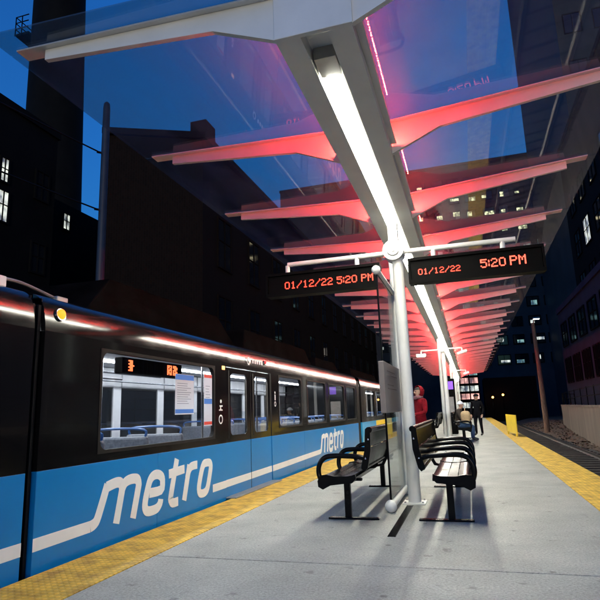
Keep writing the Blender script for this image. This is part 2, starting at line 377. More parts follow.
tr = thing('railway_track', (3.45, 0, -0.75), 'empty dark railway track beyond the right platform edge', 'railway track')
for x in (2.75, 4.17):
    bm = bmesh.new(); prism(bm, [(x - .07, -.72), (x + .07, -.72), (x + .02, -.68), (x + .036, -.6), (x - .036, -.6), (x - .02, -.68)], (-12, 80), 'y'); obj('rail', bm, 'railsteel', tr)
bm = bmesh.new()
for k in range(130): box(bm, 2.3, 4.6, -11 + k * 0.7, -10.76 + k * 0.7, -0.84, -0.715)
s = obj('sleeper', bm, 'tie', tr); s['kind'] = 'stuff'

dc = thing('drain_cover', (-0.865, 6.75, 0), 'narrow black slotted drain cover in the platform between the two near benches', 'drain cover')
bm = bmesh.new(); box(bm, -.905, -.895, 5.79, 7.6, 0, .008); box(bm, -.835, -.825, 5.79, 7.6, 0, .008); obj('frame', bm, 'black', dc)
bm = bmesh.new()
for k in range(60): box(bm, -.895, -.835, 5.795 + k * .03, 5.813 + k * .03, 0.0005, .006)
obj('grate', bm, 'black', dc)

# ------------------------------------------------------------------ the glass canopy
XC = -0.86; Y0 = 3.48; Y1 = 58.0; PITCH = 2.2; ZB = 4.0
cano = thing('station_canopy', (XC, 7.8, 0), 'long glass platform canopy with white steel spine, tapering ribs glowing red and white columns', 'canopy')
bm = bmesh.new()       # channel section with a recess for the strip light
prism(bm, [(XC - .29, ZB), (XC - .105, ZB), (XC - .105, ZB + .13), (XC + .105, ZB + .13), (XC + .105, ZB), (XC + .29, ZB), (XC + .29, 4.5), (XC - .29, 4.5)], (Y0, Y1), 'y')
obj('spine', bm, 'white', cano)
obj('end_cap', BB(XC - .30, XC + .30, Y0 - .045, Y0 - .002, ZB - .004, 4.72, bev=.004), 'white', cano)
nbay = int((Y1 - 3.44) / PITCH)
def zl(d): return 4.4 + 0.1 * (d - .29) / 2.4        # height of the rib top at distance d from the spine axis, left wing
def zr(d): return 4.4 + 0.18 * (d - .29) / 2.4
for k in range(nbay + 1):
    y = 3.47 + k * PITCH
    for s, zf in ((-1, zl), (1, zr)):
        bm = bmesh.new(); D = 2.45
        top = lambda d: zf(d) - .018
        poly = [(.292, 4.015), (.82, top(.82) - .17), (D, top(D) - .10), (D, top(D)), (.292, top(.292))]
        prism(bm, [(XC + s * d, z) for d, z in poly], (y, y + .045), 'y')
        fl = [(.292, top(.292) + .001), (2.72, top(2.72) + .001), (2.72, top(2.72) + .016), (.292, top(.292) + .016)]
        prism(bm, [(XC + s * d, z) for d, z in fl], (y - .05, y + .095), 'y')
        obj('rib', bm, 'white', cano)
for k in range(-1, nbay + 1):
    a = 3.47 + k * PITCH + .022 if k >= 0 else 3.22
    b = a + PITCH - .012 if k >= 0 else 3.47 + .01
    if k < 0: a = 3.2
    b = min(b, Y1 + .3)
    for s, zf in ((-1, zl), (1, zr)):
        bm = bmesh.new()
        d0, d1 = .30, 2.84
        prism(bm, [(XC + s * d0, zf(d0) + .002), (XC + s * d1, zf(d1) + .002), (XC + s * d1, zf(d1) + .016), (XC + s * d0, zf(d0) + .016)], (a, b), 'y')
        obj('glass_panel', bm, 'canopyglass', cano)
for k in range(0, nbay):
    a = 3.47 + k * PITCH + .10; b = a + PITCH - .16
    for s in (-1, 1):
        bm = bmesh.new(); x = XC + s * .2905
        box(bm, min(x, x + s * .05), max(x, x + s * .06), a, b, 4.10, 4.112)
        h = obj('light_shelf', bm, 'white', cano)
        bm = bmesh.new(); x2 = XC + s * .333
        nled = 26
        for q in range(nled):
            yy = a + .03 + (b - a - .06) * q / (nled - 1)
            box(bm, x2 - .005, x2 + .005, yy - .006, yy + .006, 4.1125, 4.120)
        obj('red_led_strip', bm, 'led', h)
bm = bmesh.new(); bbox(bm, XC - .09, XC + .09, 3.80, 4.06, ZB + .02, ZB + .128, bev=.004)
obj('light_end_box', bm, 'greymetal', cano)
y = 4.065
while y < Y1 - .5:
    b = min(y + 3.66, Y1 - .3)
    fx = obj('strip_light', B(XC - .066, XC + .066, y, b, ZB + .06, ZB + .128), 'white', cano)
    obj('diffuser', B(XC - .055, XC + .055, y + .03, b - .03, ZB + .004, ZB + .058), 'tube', fx)
    y = b + .004
COLY = [7.8, 22.0, 36.2, 50.4]
for i, y in enumerate(COLY):
    bm = bmesh.new(); tube(bm, [(XC + .04, y, 0), (XC + .04, y, 3.52)], [.084, .08], 28)
    c = obj('column', bm, 'white', cano, smooth=True)
    obj('base_plate', BB(XC - .11, XC + .19, y - .15, y + .15, 0, .022, bev=.004), 'white', c)
    c2 = obj('column', T([(XC - .15, y + .95, 0), (XC - .15, y + .95, ZB - .002)], .062, 20), 'white', cano, smooth=True)
    obj('base_plate', BB(XC - .27, XC - .03, y + .83, y + 1.07, 0, .022, bev=.004), 'white', c2)
    for qx in (-.115, .115):
        for qy in (-.115, .115): obj('anchor_bolt', T([(XC + .04 + qx, y + qy, .0222), (XC + .04 + qx, y + qy, .036)], .015, 6), 'steel', c)
    bm = bmesh.new(); tube(bm, [(XC, y - .15, 3.50), (XC, y + .12, 3.50)], .15, 28); obj('head_casting', bm, 'white', c, smooth=True)
    bm = bmesh.new(); tube(bm, [(XC, y - .175, 3.50), (XC, y - .151, 3.50)], .085, 24); obj('head_bolt', bm, 'greymetal', c, smooth=True)
    bm = bmesh.new(); tube(bm, [(XC, y - .19, 3.50), (XC, y - .176, 3.50)], .035, 16); obj('bolt_cap', bm, 'white', c, smooth=True)
    bm = bmesh.new(); bbox(bm, XC - .07, XC + .07, y - .06, y + .12, 3.5, ZB - .002, bev=.01); obj('head_bracket', bm, 'white', c)
bm = bmesh.new(); tube(bm, [(-2.48, 7.72, 3.47), (XC - .12, 7.72, 3.47)], .036, 16); obj('sign_arm', bm, 'white', cano, smooth=True)
bm = bmesh.new(); tube(bm, [(XC + .12, 7.72, 3.47), (.80, 7.72, 3.47)], .036, 16); obj('sign_arm', bm, 'white', cano, smooth=True)

# ------------------------------------------------------------------ LED signs
FONT = {'0': ('01110', '10001', '10001', '10001', '10001', '10001', '01110'), '1': ('00100', '01100', '00100', '00100', '00100', '00100', '01110'),
        '2': ('01110', '10001', '00001', '00110', '01000', '10000', '11111'), '5': ('11111', '10000', '11110', '00001', '00001', '10001', '01110'),
        '/': ('00001', '00001', '00010', '00100', '01000', '10000', '10000'), ':': ('0', '1', '1', '0', '1', '1', '0'),
        'P': ('11110', '10001', '10001', '11110', '10000', '10000', '10000'), 'M': ('10001', '11011', '10101', '10101', '10001', '10001', '10001')}
def digits(par, m, text, x, z, pitch, y, dot=0.96, shear=0.0):
    for ch in text:
        if ch == ' ': x += pitch * 3; continue
        rows = FONT[ch]; bm = bmesh.new()
        for r, row in enumerate(rows):
            for c, v in enumerate(row):
                if v == '1':
                    px = x + c * pitch + shear * (6 - r) * pitch; pz = z + (6 - r) * pitch; h = pitch * dot / 2
                    box(bm, px - h, px + h, y - .004, y, pz - h, pz + h)
        obj('led_character', bm, m, par)
        x += pitch * (len(rows[0]) + 1)
    return x
def sign(x0, x1, z0, z1, label):
    y0, y1 = 7.62, 7.80
    t = thing('led_sign', ((x0 + x1) / 2, 7.72, z1), label, 'led sign', 'led signs hung from the column')
    bm = bmesh.new()
    bbox(bm, x0, x1, y0 + .02, y1, z0, z1, bev=.012)
    box(bm, x0, x1, y0 - .03, y0 + .018, z1 - .035, z1 + .004); box(bm, x0, x1, y0 - .03, y0 + .018, z0 - .004, z0 + .05)
    box(bm, x0, x0 + .03, y0 - .028, y0 + .018, z0 + .052, z1 - .037); box(bm, x1 - .03, x1, y0 - .028, y0 + .018, z0 + .052, z1 - .037)
    obj('housing', bm, 'blackplastic', t)
    obj('display_panel', B(x0 + .032, x1 - .032, y0 + .004, y0 + .016, z0 + .054, z1 - .039), 'blackplastic', t)
    for q in (.18, .80) if x0 < -1 else (.2, .72):
        bx = x0 + (x1 - x0) * q
        bm = bmesh.new(); tube(bm, [(bx, 7.72, z1 - .01), (bx, 7.72, 3.452)], .034, 14); obj('hanger', bm, 'white', t, smooth=True)
    return t
s1 = sign(-2.80, -1.06, 2.965, 3.315, 'black hanging sign left of the column, red date and time close together')
x = digits(s1, 'ledtext', '01/12/22', -2.50, 3.075, .0158, 7.622); x = digits(s1, 'ledtext', ' 5:20 PM', x, 3.075, .0158, 7.622)
s2 = sign(-.66, 1.13, 2.965, 3.325, 'black sign right of the column, small date and bigger 5:20 PM set apart')
digits(s2, 'ledtext', '01/12/22', -.52, 3.085, .0122, 7.622)
digits(s2, 'ledhot', '5:20', .32, 3.095, .0172, 7.622); digits(s2, 'ledhot', 'PM', .70, 3.095, .0185, 7.622)

# ------------------------------------------------------------------ wind screen between the benches
ws = thing('wind_screen', (-1.04, 8.2, 0), 'glass wind screen on white tubular rails between the benches, grey notice board fixed to it', 'wind screen')
bm = bmesh.new(); tube(bm, [(-1.04, 7.1, 3.08), (-1.04, 8.69, 3.08)], .045, 16); ball(bm, Vector((-1.04, 7.09, 3.08)), .062); obj('top_rail', bm, 'white', ws, smooth=True)
bm = bmesh.new(); tube(bm, [(-1.04, 7.1, .075), (-1.04, 8.69, .075)], .05, 16); ball(bm, Vector((-1.04, 7.09, .075)), .075); obj('bottom_rail', bm, 'white', ws, smooth=True)
obj('glass_panel', B(-1.046, -1.034, 7.13, 8.66, .13, 3.03), 'clearglass', ws)
obj('edge_trim', B(-1.052, -1.028, 7.112, 7.128, .13, 3.03), 'black', ws)
bm = bmesh.new(); box(bm, -1.04 - .012, -1.04 + .012, 7.11, 8.66, 3.0305, 3.04); obj('edge_gasket', bm, 'black', ws)
bd = obj('notice_board', BB(-1.085, -1.012, 7.05, 8.9, 1.2, 1.86, bev=.008), 'board', ws)
bm = bmesh.new()
for k, (a, b, z) in enumerate(((7.3, 8.1, 1.74), (7.3, 8.3, 1.69), (7.3, 7.9, 1.56), (7.3, 8.2, 1.51))):
    box(bm, -1.0115, -1.0105, a, b, z, z + .012)
obj('board_print', bm, 'boardink', bd)

# ------------------------------------------------------------------ benches (local: length along y, seat faces +x)
def make_bench(label):
    t = thing('park_bench', (0, 0, 0), label, 'bench', 'black metal benches back to back under the canopy')
    L0, L1 = -1.62, 1.62
    for y in (-1.36, 1.36):
        bm = bmesh.new(); bbox(bm, -.30, .30, y - .04, y + .04, 0, .022, bev=.006); obj('foot', bm, 'black', t)
        bm = bmesh.new(); bbox(bm, .025, .10, y - .03, y + .03, .022, .43, bev=.006); bbox(bm, -.12, .30, y - .028, y + .028, .43, .462, bev=.006); obj('leg', bm, 'black', t)
    obj('beam', BB(.035, .095, -1.33, 1.33, .38, .428, bev=.005), 'black', t)
    # seat: pressed steel sheets with narrow slits, the front one rolled down
    def sheet(bm, top, th=.014):
        lo = []
        for i, (x, z) in enumerate(top):
            a = Vector(top[max(0, i - 1)]); b = Vector(top[min(len(top) - 1, i + 1)]); d_ = (b - a).normalized(); lo.append((x + d_.y * th, z - d_.x * th))
        prism(bm, top + lo[::-1], (L0, L1), 'y')
    bm = bmesh.new()
    sheet(bm, [(-.085, .53), (-.06, .516), (-.02, .508), (.055, .503)])
    sheet(bm, [(.065, .503), (.115, .503), (.165, .507)])
    fr = [(.175, .508), (.22, .515), (.26, .519)] + [(.26 + .075 * math.sin(R(a)), .444 + .075 * math.cos(R(a))) for a in range(15, 136, 15)]
    sheet(bm, fr)
    for y in (L0 - .018, -.012, L1 - .018):
        prism(bm, [(-.095, .535), (-.06, .522), (-.0, .512), (.15, .510), (.25, .530), (.318, .520), (.352, .46), (.345, .395), (.29, .365), (.20, .41), (-.06, .44), (-.1, .48)], (y, y + .036), 'y')
    obj('seat', bm, 'black', t, smooth=True)
    def bp(u): return (-.185 - .085 * u, .60 + .42 * u)
    bm = bmesh.new()
    for u0, u1 in ((.02, .50), (.54, .97)):
        (xa, za), (xb, zb) = bp(u0), bp(u1); k = .012 * math.sin(1.0)
        prism(bm, [(xa, za), ((xa + xb) / 2 - .012, (za + zb) / 2), (xb, zb), (xb - .022, zb), ((xa + xb) / 2 - .034, (za + zb) / 2), (xa - .022, za)], (L0, L1), 'y')
    x, z = bp(1.0); tube(bm, [(x - .012, L0, z), (x - .012, L1, z)], .034, 14)
    x, z = bp(0.0); tube(bm, [(x - .008, L0, z), (x - .008, L1, z)], .026, 12)
    obj('backrest', bm, 'black', t, smooth=True)
    for y in (L0, 0, L1):
        bm = bmesh.new(); h = .02
        prism(bm, ([(-.165, .60), (-.215, .79), (-.235, 1.03), (-.265, 1.055), (-.295, 1.03), (-.29, .80), (-.245, .60), (-.21, .56)] if y else [(-.20, .60), (-.24, .79), (-.27, .80), (-.25, .60), (-.18, .47), (-.06, .45), (-.06, .475), (-.15, .50)]), (y - h, y + h), 'y')
        obj('back_bracket', bm, 'black', t, bev=.006)
    for y in (L0 + .03, -.55, .55, L1 - .03):
        bm = bmesh.new()
        pts = smooth_pts([(-.215, y, .70), (-.1, y, .725), (.16, y, .735), (.275, y, .71), (.335, y, .63), (.345, y, .54), (.32, y, .46)], 5)
        tube(bm, pts, .029, 12); obj('armrest', bm, 'black', t, smooth=True)
    for y in (L0, L1):
        for u in (.25, .75):
            bm = bmesh.new(); x, z = bp(u); ball(bm, Vector((x - .02, y + (-.022 if y < 0 else .022), z)), .011); obj('bolt', bm, 'steel', t, smooth=True)
    return t
b1 = make_bench('black metal bench with its back to the white column, facing the empty right track')
b1.location = (-.365, 8.0, 0)
b2 = copy_tree(b1); b2['label'] = 'black metal bench left of the white column, facing the train'
b2.location = (-1.415, 8.0, 0); b2.rotation_euler = (0, 0, math.pi)
b3 = copy_tree(b1); b3['label'] = 'farther black metal bench with the person in jeans sitting on it'; b3.location = (-.365, 21.9, 0)
b4 = copy_tree(b1); b4['label'] = 'farther black metal bench behind the person in red, facing the train'; b4.location = (-1.415, 21.9, 0); b4.rotation_euler = (0, 0, math.pi)

# ------------------------------------------------------------------ light rail cars
XS = -3.65; XF = -6.25
CANT = []          # cantrail outline: a nearly flat leaning panel that then turns over into the roof
_x, _z = XS, 2.0605
for _i in range(25):
    CANT.append((_x, _z)); _s = _i / 24
    _a = R(4 + 20 * _s) if _s < .5 else R(14 + 120 * (_s - .5))
    _x -= math.sin(_a) * .0175; _z += math.cos(_a) * .0175
def rounded_frame(bm, y0, y1, z0, z1, w, r, xa, xb):
    def rr(y0, y1, z0, z1, r, n=6):
        out = []
        for cy, cz, a0 in ((y1 - r, z1 - r, 0), (y0 + r, z1 - r, 90), (y0 + r, z0 + r, 180), (y1 - r, z0 + r, 270)):
            for k in range(n + 1): a = R(a0 + 90 * k / n); out.append((cy + r * math.cos(a), cz + r * math.sin(a)))
        return out
    o = rr(y0, y1, z0, z1, .004); i = rr(y0 + w, y1 - w, z0 + w, z1 - w, r); N = len(o)
    vs = [[bm.verts.new((x, a, b)) for a, b in ring] for x in (xa, xb) for ring in (o, i)]
    for k in range(N):
        j = (k + 1) % N
        bm.faces.new((vs[2][k], vs[2][j], vs[3][j], vs[3][k])); bm.faces.new((vs[0][k], vs[1][k], vs[1][j], vs[0][j]))
        bm.faces.new((vs[1][k], vs[3][k], vs[3][j], vs[1][j])); bm.faces.new((vs[0][k], vs[0][j], vs[2][j], vs[2][k]))
METRO = [
    ([(4.80, .224), (4.869, .244), (4.919, .31), (5.045, .585)], False),
    ([(5.03, .560), (5.19, .585), (5.27, .572), (5.300, .52), (5.288, .45), (5.213, .172)], False),
    ([(5.30, .50), (5.345, .56), (5.42, .585), (5.52, .587), (5.585, .57), (5.612, .52), (5.60, .46), (5.515, .170)], False),
    ([(5.838, .387), (6.085, .388), (6.12, .47), (6.10, .535), (6.02, .575), (5.92, .575), (5.845, .53), (5.79, .42), (5.752, .31), (5.750, .24), (5.80, .195), (5.90, .185), (6.01, .195), (6.07, .24), (6.085, .285)], False),
    ([(6.459, .715), (6.325, .30), (6.325, .235), (6.37, .195), (6.50, .195)], False),
    ([(6.265, .55), (6.655, .572)], False),
    ([(6.79, .610), (6.655, .180)], False),
    ([(6.735, .45), (6.775, .535), (6.85, .585), (7.01, .592)], False),
    ([(7.125, .46), (7.065, .30), (7.075, .225), (7.14, .195), (7.25, .20), (7.325, .25), (7.40, .43), (7.425, .53), (7.39, .58), (7.30, .59), (7.20, .575), (7.125, .46)], True)]
def metro_mark(car, dy, dz):
    bm = bmesh.new()
    for k, (pts, closed) in enumerate(METRO):
        q = [(y + dy, z + dz) for y, z in pts]
        q = smooth_pts(q[:-1], 3, True) if closed else smooth_pts(q, 3)
        if closed: q.append(q[0].copy())
        ribbon(bm, q, .108, XS + .0005, XS + .0025 + .0006 * k)
    obj('metro_lettering', bm, 'decal', car)
def stripe(car, pts):
    bm = bmesh.new(); ribbon(bm, pts, .108, XS + .0005, XS + .002); obj('stripe', bm, 'decal', car)

def train_car(ya, yb, wins, doors, label, low='blue', nose=None, tail=None):
    car = thing('train_car', ((XS + XF) / 2, (ya + yb) / 2, -.75), label, 'train', 'light rail cars at the platform')
    # lower skirt, split by the doors
    segs = []; y = ya
    for d0, d1 in sorted(doors): segs.append((y, d0)); y = d1
    segs.append((y, yb))
    for a, b in segs:                                     # panels butted with open seams
        nn = max(1, round((b - a) / 2.1)); st = (b - a) / nn
        for q in range(nn): obj('side_panel', B(XS - .06, XS, a + q * st + (.005 if q else 0), a + (q + 1) * st, -.35, .82), low, car, bev=.004)
    obj('panel_backing', B(XS - .12, XS - .0605, ya + .02, segs[0][1] - .02, -.3, .8), 'rubber', car)
    for a, b in segs[1:]: obj('panel_backing', B(XS - .12, XS - .0605, a + .02, b - .02, -.3, .8), 'rubber', car)
    bm = bmesh.new()       # upper side around the openings
    ops = sorted([(a, b, z0, z1) for a, b, z0, z1 in wins] + [(a, b, -.05, 2.0) for a, b in doors]); y = ya
    for a, b, z0, z1 in ops:
        if a > y: box(bm, XS - .06, XS - .001, y, a, .8205, 2.06)
        if z0 > .83: box(bm, XS - .06, XS - .001, a, b, .8205, z0)
        box(bm, XS - .06, XS - .001, a, b, z1, 2.06); y = b
    box(bm, XS - .06, XS - .001, y, yb, .8205, 2.06)
    obj('upper_side', bm, 'carblack', car)
    # cantrail and roof
    bm = bmesh.new(); ou = CANT
    inn = [(x - .05, z) if i < 14 else (x - .03, z - .05) for i, (x, z) in enumerate(ou)]
    prism(bm, ou + inn[::-1], (ya, yb), 'y')
    obj('cantrail', bm, 'carroof', car, smooth=True)
    xr, zt = ou[-1]
    obj('roof', B(XF + .25, xr - .001, ya, yb, zt - .04, zt), 'roofgear', car)
    obj('far_side', B(XF - .05, XF, ya, yb, -.35, zt - .041), 'carblack', car)
    obj('floor', B(XF + .001, XS - .061, ya + .01, yb - .01, -.1, .03), 'insidefloor', car)
    obj('underframe', B(XF + .2, XS - .2, ya + .3, yb - .3, -.7, -.36), 'roofgear', car)
    obj('end_wall', B(XF + .001, XS - .061, ya, ya + .009, .031, zt - .05), 'carblack', car)
    obj('end_wall', B(XF + .001, XS - .061, yb - .009, yb, .031, zt - .05), 'carblack', car)
    for k, (a, b, z0, z1) in enumerate(sorted(wins)):
        bm = bmesh.new(); rounded_frame(bm, a, b, z0, z1, .035, .10, XS - .055, XS + .004)
        f = obj('window', bm, 'rubber', car)
        obj('pane', B(XS - .02, XS - .012, a + .02, b - .02, z0 + .02, z1 - .02), 'carglass', f)
    for d0, d1 in doors:
        m = (d0 + d1) / 2
        for a, b in ((d0 + .012, m - .006), (m + .006, d1 - .012)):
            bm = bmesh.new()
            box(bm, XS - .05, XS - .012, a, b, -.04, .82); leaf = obj('door', bm, low, car, bev=.003)
            bm = bmesh.new()
            a1, b1, z0, z1 = a + .15, b - .15, .90, 1.93
            box(bm, XS - .05, XS - .012, a, a1, .8205, 1.99); box(bm, XS - .05, XS - .012, b1, b, .8205, 1.99)
            box(bm, XS - .05, XS - .012, a1, b1, .8205, z0); box(bm, XS - .05, XS - .012, a1, b1, z1, 1.99)
            rounded_frame(bm, a1 - .02, b1 + .02, z0 - .02, z1 + .02, .045, .09, XS - .0115, XS - .004)
            obj('door_frame', bm, 'carblack', leaf)
            obj('pane', B(XS - .032, XS - .026, a1, b1, z0, z1), 'carglass', leaf)
        bm = bmesh.new(); box(bm, XS - .05, XS - .008, m - .0055, m + .0055, -.04, 1.99); obj('door_seal', bm, 'rubber', car)
        bm = bmesh.new(); bbox(bm, XS - .02, XS + .17, d0 - .02, d1 + .02, .006, .022, bev=.004); obj('door_step', bm, 'greymetal', car)
    return car
def interior(car, ya, yb, doors, wins):
    obj('ceiling', B(XF + .05, XS - .07, ya + .05, yb - .05, 2.16, 2.2), 'traininside', car)
    for x in (-4.45, -5.45): obj('ceiling_light', B(x - .06, x + .06, ya + .2, yb - .2, 2.135, 2.158), 'cabin', car)
    bm = bmesh.new(); y = ya + .1; k = 0      # far wall: pale panels between dark windows
    obj('luggage_rail', T([(XF + .25, ya + .2, 1.9), (XF + .25, yb - .2, 1.9)], .018), 'steel', car)
    while y < yb - .4:
        f = obj('wall_panel', B(XF + .002, XF + .04, y, y + .24, .031, 2.15), 'traininside', car)
        obj('far_window', B(XF + .002, XF + .02, y + .245, min(y + 1.5, yb - .1), .8, 1.8), 'darkglass', car)
        obj('wall_panel', B(XF + .002, XF + .03, y + .245, min(y + 1.5, yb - .1), .031, .795), 'traininside', car)
        obj('wall_panel', B(XF + .002, XF + .06, y + .245, min(y + 1.5, yb - .1), 1.805, 2.15), 'traininside', car)
        y += 1.505
    for d0, d1 in doors:
        for y in (d0 - .12, d1 + .12):
            obj('grab_pole', T([(XS - .35, y, .03), (XS - .35, y, 2.15)], .018), 'steel', car)
            obj('draught_screen', B(XS - .75, XS - .36, y - .008, y + .008, .3, 1.3), 'carglass', car)
    y = ya + .9
    while y < yb - .9:
        if not any(d0 - .7 < y < d1 + .7 for d0, d1 in doors):
            for x in (-4.25, -5.75):
                bm = bmesh.new(); bbox(bm, x - .44, x + .44, y - .22, y + .22, .42, .50, bev=.03); bbox(bm, x - .44, x + .44, y + .19, y + .27, .50, 1.02, bev=.03)
                st = obj('seat', bm, 'seatblue', car)
                bm = bmesh.new(); tube(bm, smooth_pts([(x - .4, y + .23, 1.02), (x - .38, y + .23, 1.1), (x, y + .23, 1.12), (x + .38, y + .23, 1.1), (x + .4, y + .23, 1.02)], 4), .016, 8); obj('seat_handle', bm, 'seatrail', st, smooth=True)
        y += .86
M['seatrail'] = mat('blue_seat_handle', (0.03, 0.12, 0.36), 0.3)

W1 = [(4.86, 7.58, .9, 1.98), (10.48, 12.08, .95, 2.0), (12.49, 14.29, .95, 2.0), (14.61, 16.6, .95, 2.0), (16.85, 18.3, .95, 2.0)]
D1 = [(7.97, 10.05)]
car1 = train_car(4.05, 18.6, W1, D1, 'black and blue train car with big white metro lettering and large lit window')
interior(car1, 4.05, 18.6, D1, W1)
metro_mark(car1, 0, 0); metro_mark(car1, 8.72, .045)
stripe(car1, [(4.05, .216), (4.8005, .224)]); stripe(car1, [(7.50, .212), (7.965, .215)])
stripe(car1, [(10.055, .228), (13.52, .268)])
for leaf in [o for o in car1.children if o.name.startswith('door') and not o.name.startswith(('door_s',))]:
    pass
bm = bmesh.new(); ribbon(bm, [(7.985, .215), (9.0, .220)], .108, XS - .0115, XS - .0100); ribbon(bm, [(9.02, .220), (10.035, .228)], .108, XS - .0115, XS - .0100); obj('stripe', bm, 'decal', car1)
def strip_ring(bm, cy, cz, r, w, xa, xb, n=20):
    vs = [[bm.verts.new((x, cy + q * math.cos(2 * math.pi * k / n), cz + q * math.sin(2 * math.pi * k / n))) for k in range(n)] for x in (xa, xb) for q in (r, r - w)]
    for k in range(n):
        j = (k + 1) % n
        for a, b in ((2, 3), (0, 1), (0, 2), (1, 3)): bm.faces.new((vs[a][k], vs[a][j], vs[b][j], vs[b][k]))
# wheelchair and bicycle pictograms beside the door
bm = bmesh.new(); xa, xb = XS - .0005, XS + .002
strip_ring(bm, 7.78, 1.18, .07, .02, xa, xb); box(bm, xa, xb, 7.72, 7.84, 1.31, 1.33); box(bm, xa, xb, 7.74, 7.84, 1.37, 1.39); box(bm, xa, xb, 7.76, 7.79, 1.33, 1.37)
strip_ring(bm, 7.785, 1.45, .028, .027, xa, xb)
obj('access_symbol', bm, 'decal', car1)
bm = bmesh.new(); strip_ring(bm, 10.27, 1.42, .05, .016, xa, xb); box(bm, xa, xb, 10.25, 10.29, 1.49, 1.60); strip_ring(bm, 10.27, 1.64, .025, .024, xa, xb); obj('access_symbol', bm, 'decal', car1)
bm = bmesh.new(); strip_ring(bm, 8.92, 2.14 + .02, .07, .02, XS + .004, XS + .0065); box(bm, XS - .02, XS + .003, 8.85, 8.99, 2.0805, 2.0815); lg = obj('roof_emblem', bm, 'decal', car1)
bm = bmesh.new()
for k in range(5): box(bm, XS - .004, XS + .0015, 9.10 + k * .11, 9.17 + k * .11, 2.13, 2.20)
obj('roof_lettering', bm, 'decal', car1)
def lamp(car, y, z, m, r=.055):
    x = min(CANT, key=lambda q: abs(q[1] - z))[0]
    bm = bmesh.new(); tube(bm, [(x - .03, y, z - .01), (x + .02, y, z)], [r * 1.25, r * 1.2], 18); h = obj('marker_bezel', bm, 'steel', car, smooth=True)
    bm = bmesh.new(); ball(bm, Vector((x + .022, y, z)), r, (.5, 1, 1)); obj('marker_lens', bm, m, h, smooth=True)
lamp(car1, 4.25, 2.24, 'amber', .052); lamp(car1, 9.75, 2.19, 'taillamp', .035)
bm = bmesh.new(); bbox(bm, XS - .02, XS + .006, 7.83, 7.93, 1.94, 2.0, bev=.004); obj('door_lamp', bm, 'amber_dim', car1) if 'amber_dim' in M else bm.free()
bm = bmesh.new(); box(bm, XS - .05, XS - .012, 4.90, 4.91, .9, 1.0); bm.free()
# destination display hung just inside the big window
dd = obj('destination_display', BB(-3.98, -3.86, 5.55, 6.95, 1.77, 1.96, bev=.01), 'blackplastic', car1)
bm = bmesh.new()
for y0_, rows in ((5.66, ('1110', '0110', '1110', '0111', '1110', '0110', '1110')), (6.55, ('1111', '1101', '1011', '1111', '1101', '1111', '1011')), (6.70, ('1110', '1111', '0111', '1110', '1011', '1111', '1111'))):
    for r_, row in enumerate(rows):
        for c_, v in enumerate(row):
            if v == '1': box(bm, -3.8595, -3.856, y0_ + c_ * .03, y0_ + c_ * .03 + .026, 1.80 + (6 - r_) * .019, 1.80 + (6 - r_) * .019 + .016)
obj('led_text', bm, 'orange', dd)
# posters in the window
def poster(y0, y1, z0, z1, bands, lines):
    p = obj('poster', B(XS - .0115, XS - .010, y0, y1, z0, z1), 'paper', car1)
    for (a, b, m) in bands: obj('poster_band', B(XS - .0098, XS - .009, y0 + .004, y1 - .004, z0 + a * (z1 - z0), z0 + b * (z1 - z0)), m, p)
    bm = bmesh.new()
    for k in range(lines):
        z = z1 - (z1 - z0) * (.24 + .055 * k); box(bm, XS - .0098, XS - .0092, y0 + .05, y0 + (y1 - y0) * random.uniform(.6, .88), z, z + .008)
    obj('poster_print', bm, 'inkgrey', p)
poster(6.42, 6.93, 1.27, 1.80, [(.86, .99, 'inkblue'), (.03, .13, 'inkblue')], 10)
poster(7.24, 7.50, 1.10, 1.84, [(.93, .99, 'inkred'), (.42, .52, 'inkblue'), (.02, .08, 'inkred')], 5)
# interior fittings seen through the big window
for y in (5.35, 6.15): obj('grab_pole', T([(-4.6, y, .03), (-4.6, y, 2.15)], .02), 'steel', car1)
obj('grab_rail', T([(-4.6, 4.3, 1.86), (-4.6, 7.6, 1.86)], .018), 'steel', car1)
obj('grab_rail', T([(-5.3, 4.3, 1.86), (-5.3, 7.6, 1.86)], .018), 'steel', car1)
for y in (5.45, 6.6):
    bm = bmesh.new(); tube(bm, smooth_pts([(-5.6, y, .4), (-5.6, y, 1.55), (-5.6, y + .1, 1.68), (-5.6, y + .5, 1.70), (-5.6, y + .62, 1.6), (-5.6, y + .62, .4)], 4), .035, 10); obj('stanchion', bm, 'traininside', car1, smooth=True)
# roof equipment
def fairing(car, ya, yb, za, slope=.35):
    bm = bmesh.new(); x1 = XS - .42; x0 = XF + .42
    prof = [(ya, 2.44), (ya + slope, za), (yb - slope, za), (yb, 2.44)]
    vo = [bm.verts.new((x1, y, z)) if i in (0, 3) else bm.verts.new((x1 - .12, y, z)) for i, (y, z) in enumerate(prof)]
    vi = [bm.verts.new((x0, y, z)) if i in (0, 3) else bm.verts.new((x0 + .12, y, z)) for i, (y, z) in enumerate(prof)]
    for i in range(3): bm.faces.new((vo[i], vo[i + 1], vi[i + 1], vi[i]))
    bm.faces.new(vo); bm.faces.new(vi[::-1]); bm.faces.new((vo[0], vi[0], vi[3], vo[3]))
    obj('roof_fairing', bm, 'roofgear', car, bev=.02)
fairing(car1, 5.1, 9.4, 2.98, .6); fairing(car1, 9.7, 14.6, 2.92); fairing(car1, 15.0, 18.0, 2.8)
bm = bmesh.new(); tube(bm, smooth_pts([(-3.9, 3.55, 2.50), (-3.95, 3.8, 2.53), (-4.0, 4.1, 2.55), (-4.0, 4.45, 2.50), (-3.98, 4.6, 2.46)], 5), .018, 8); obj('jumper_cable', bm, 'greymetal', car1, smooth=True)
obj('cable_clamp', BB(-4.03, -3.93, 4.5, 4.66, 2.435, 2.50), 'greymetal', car1)
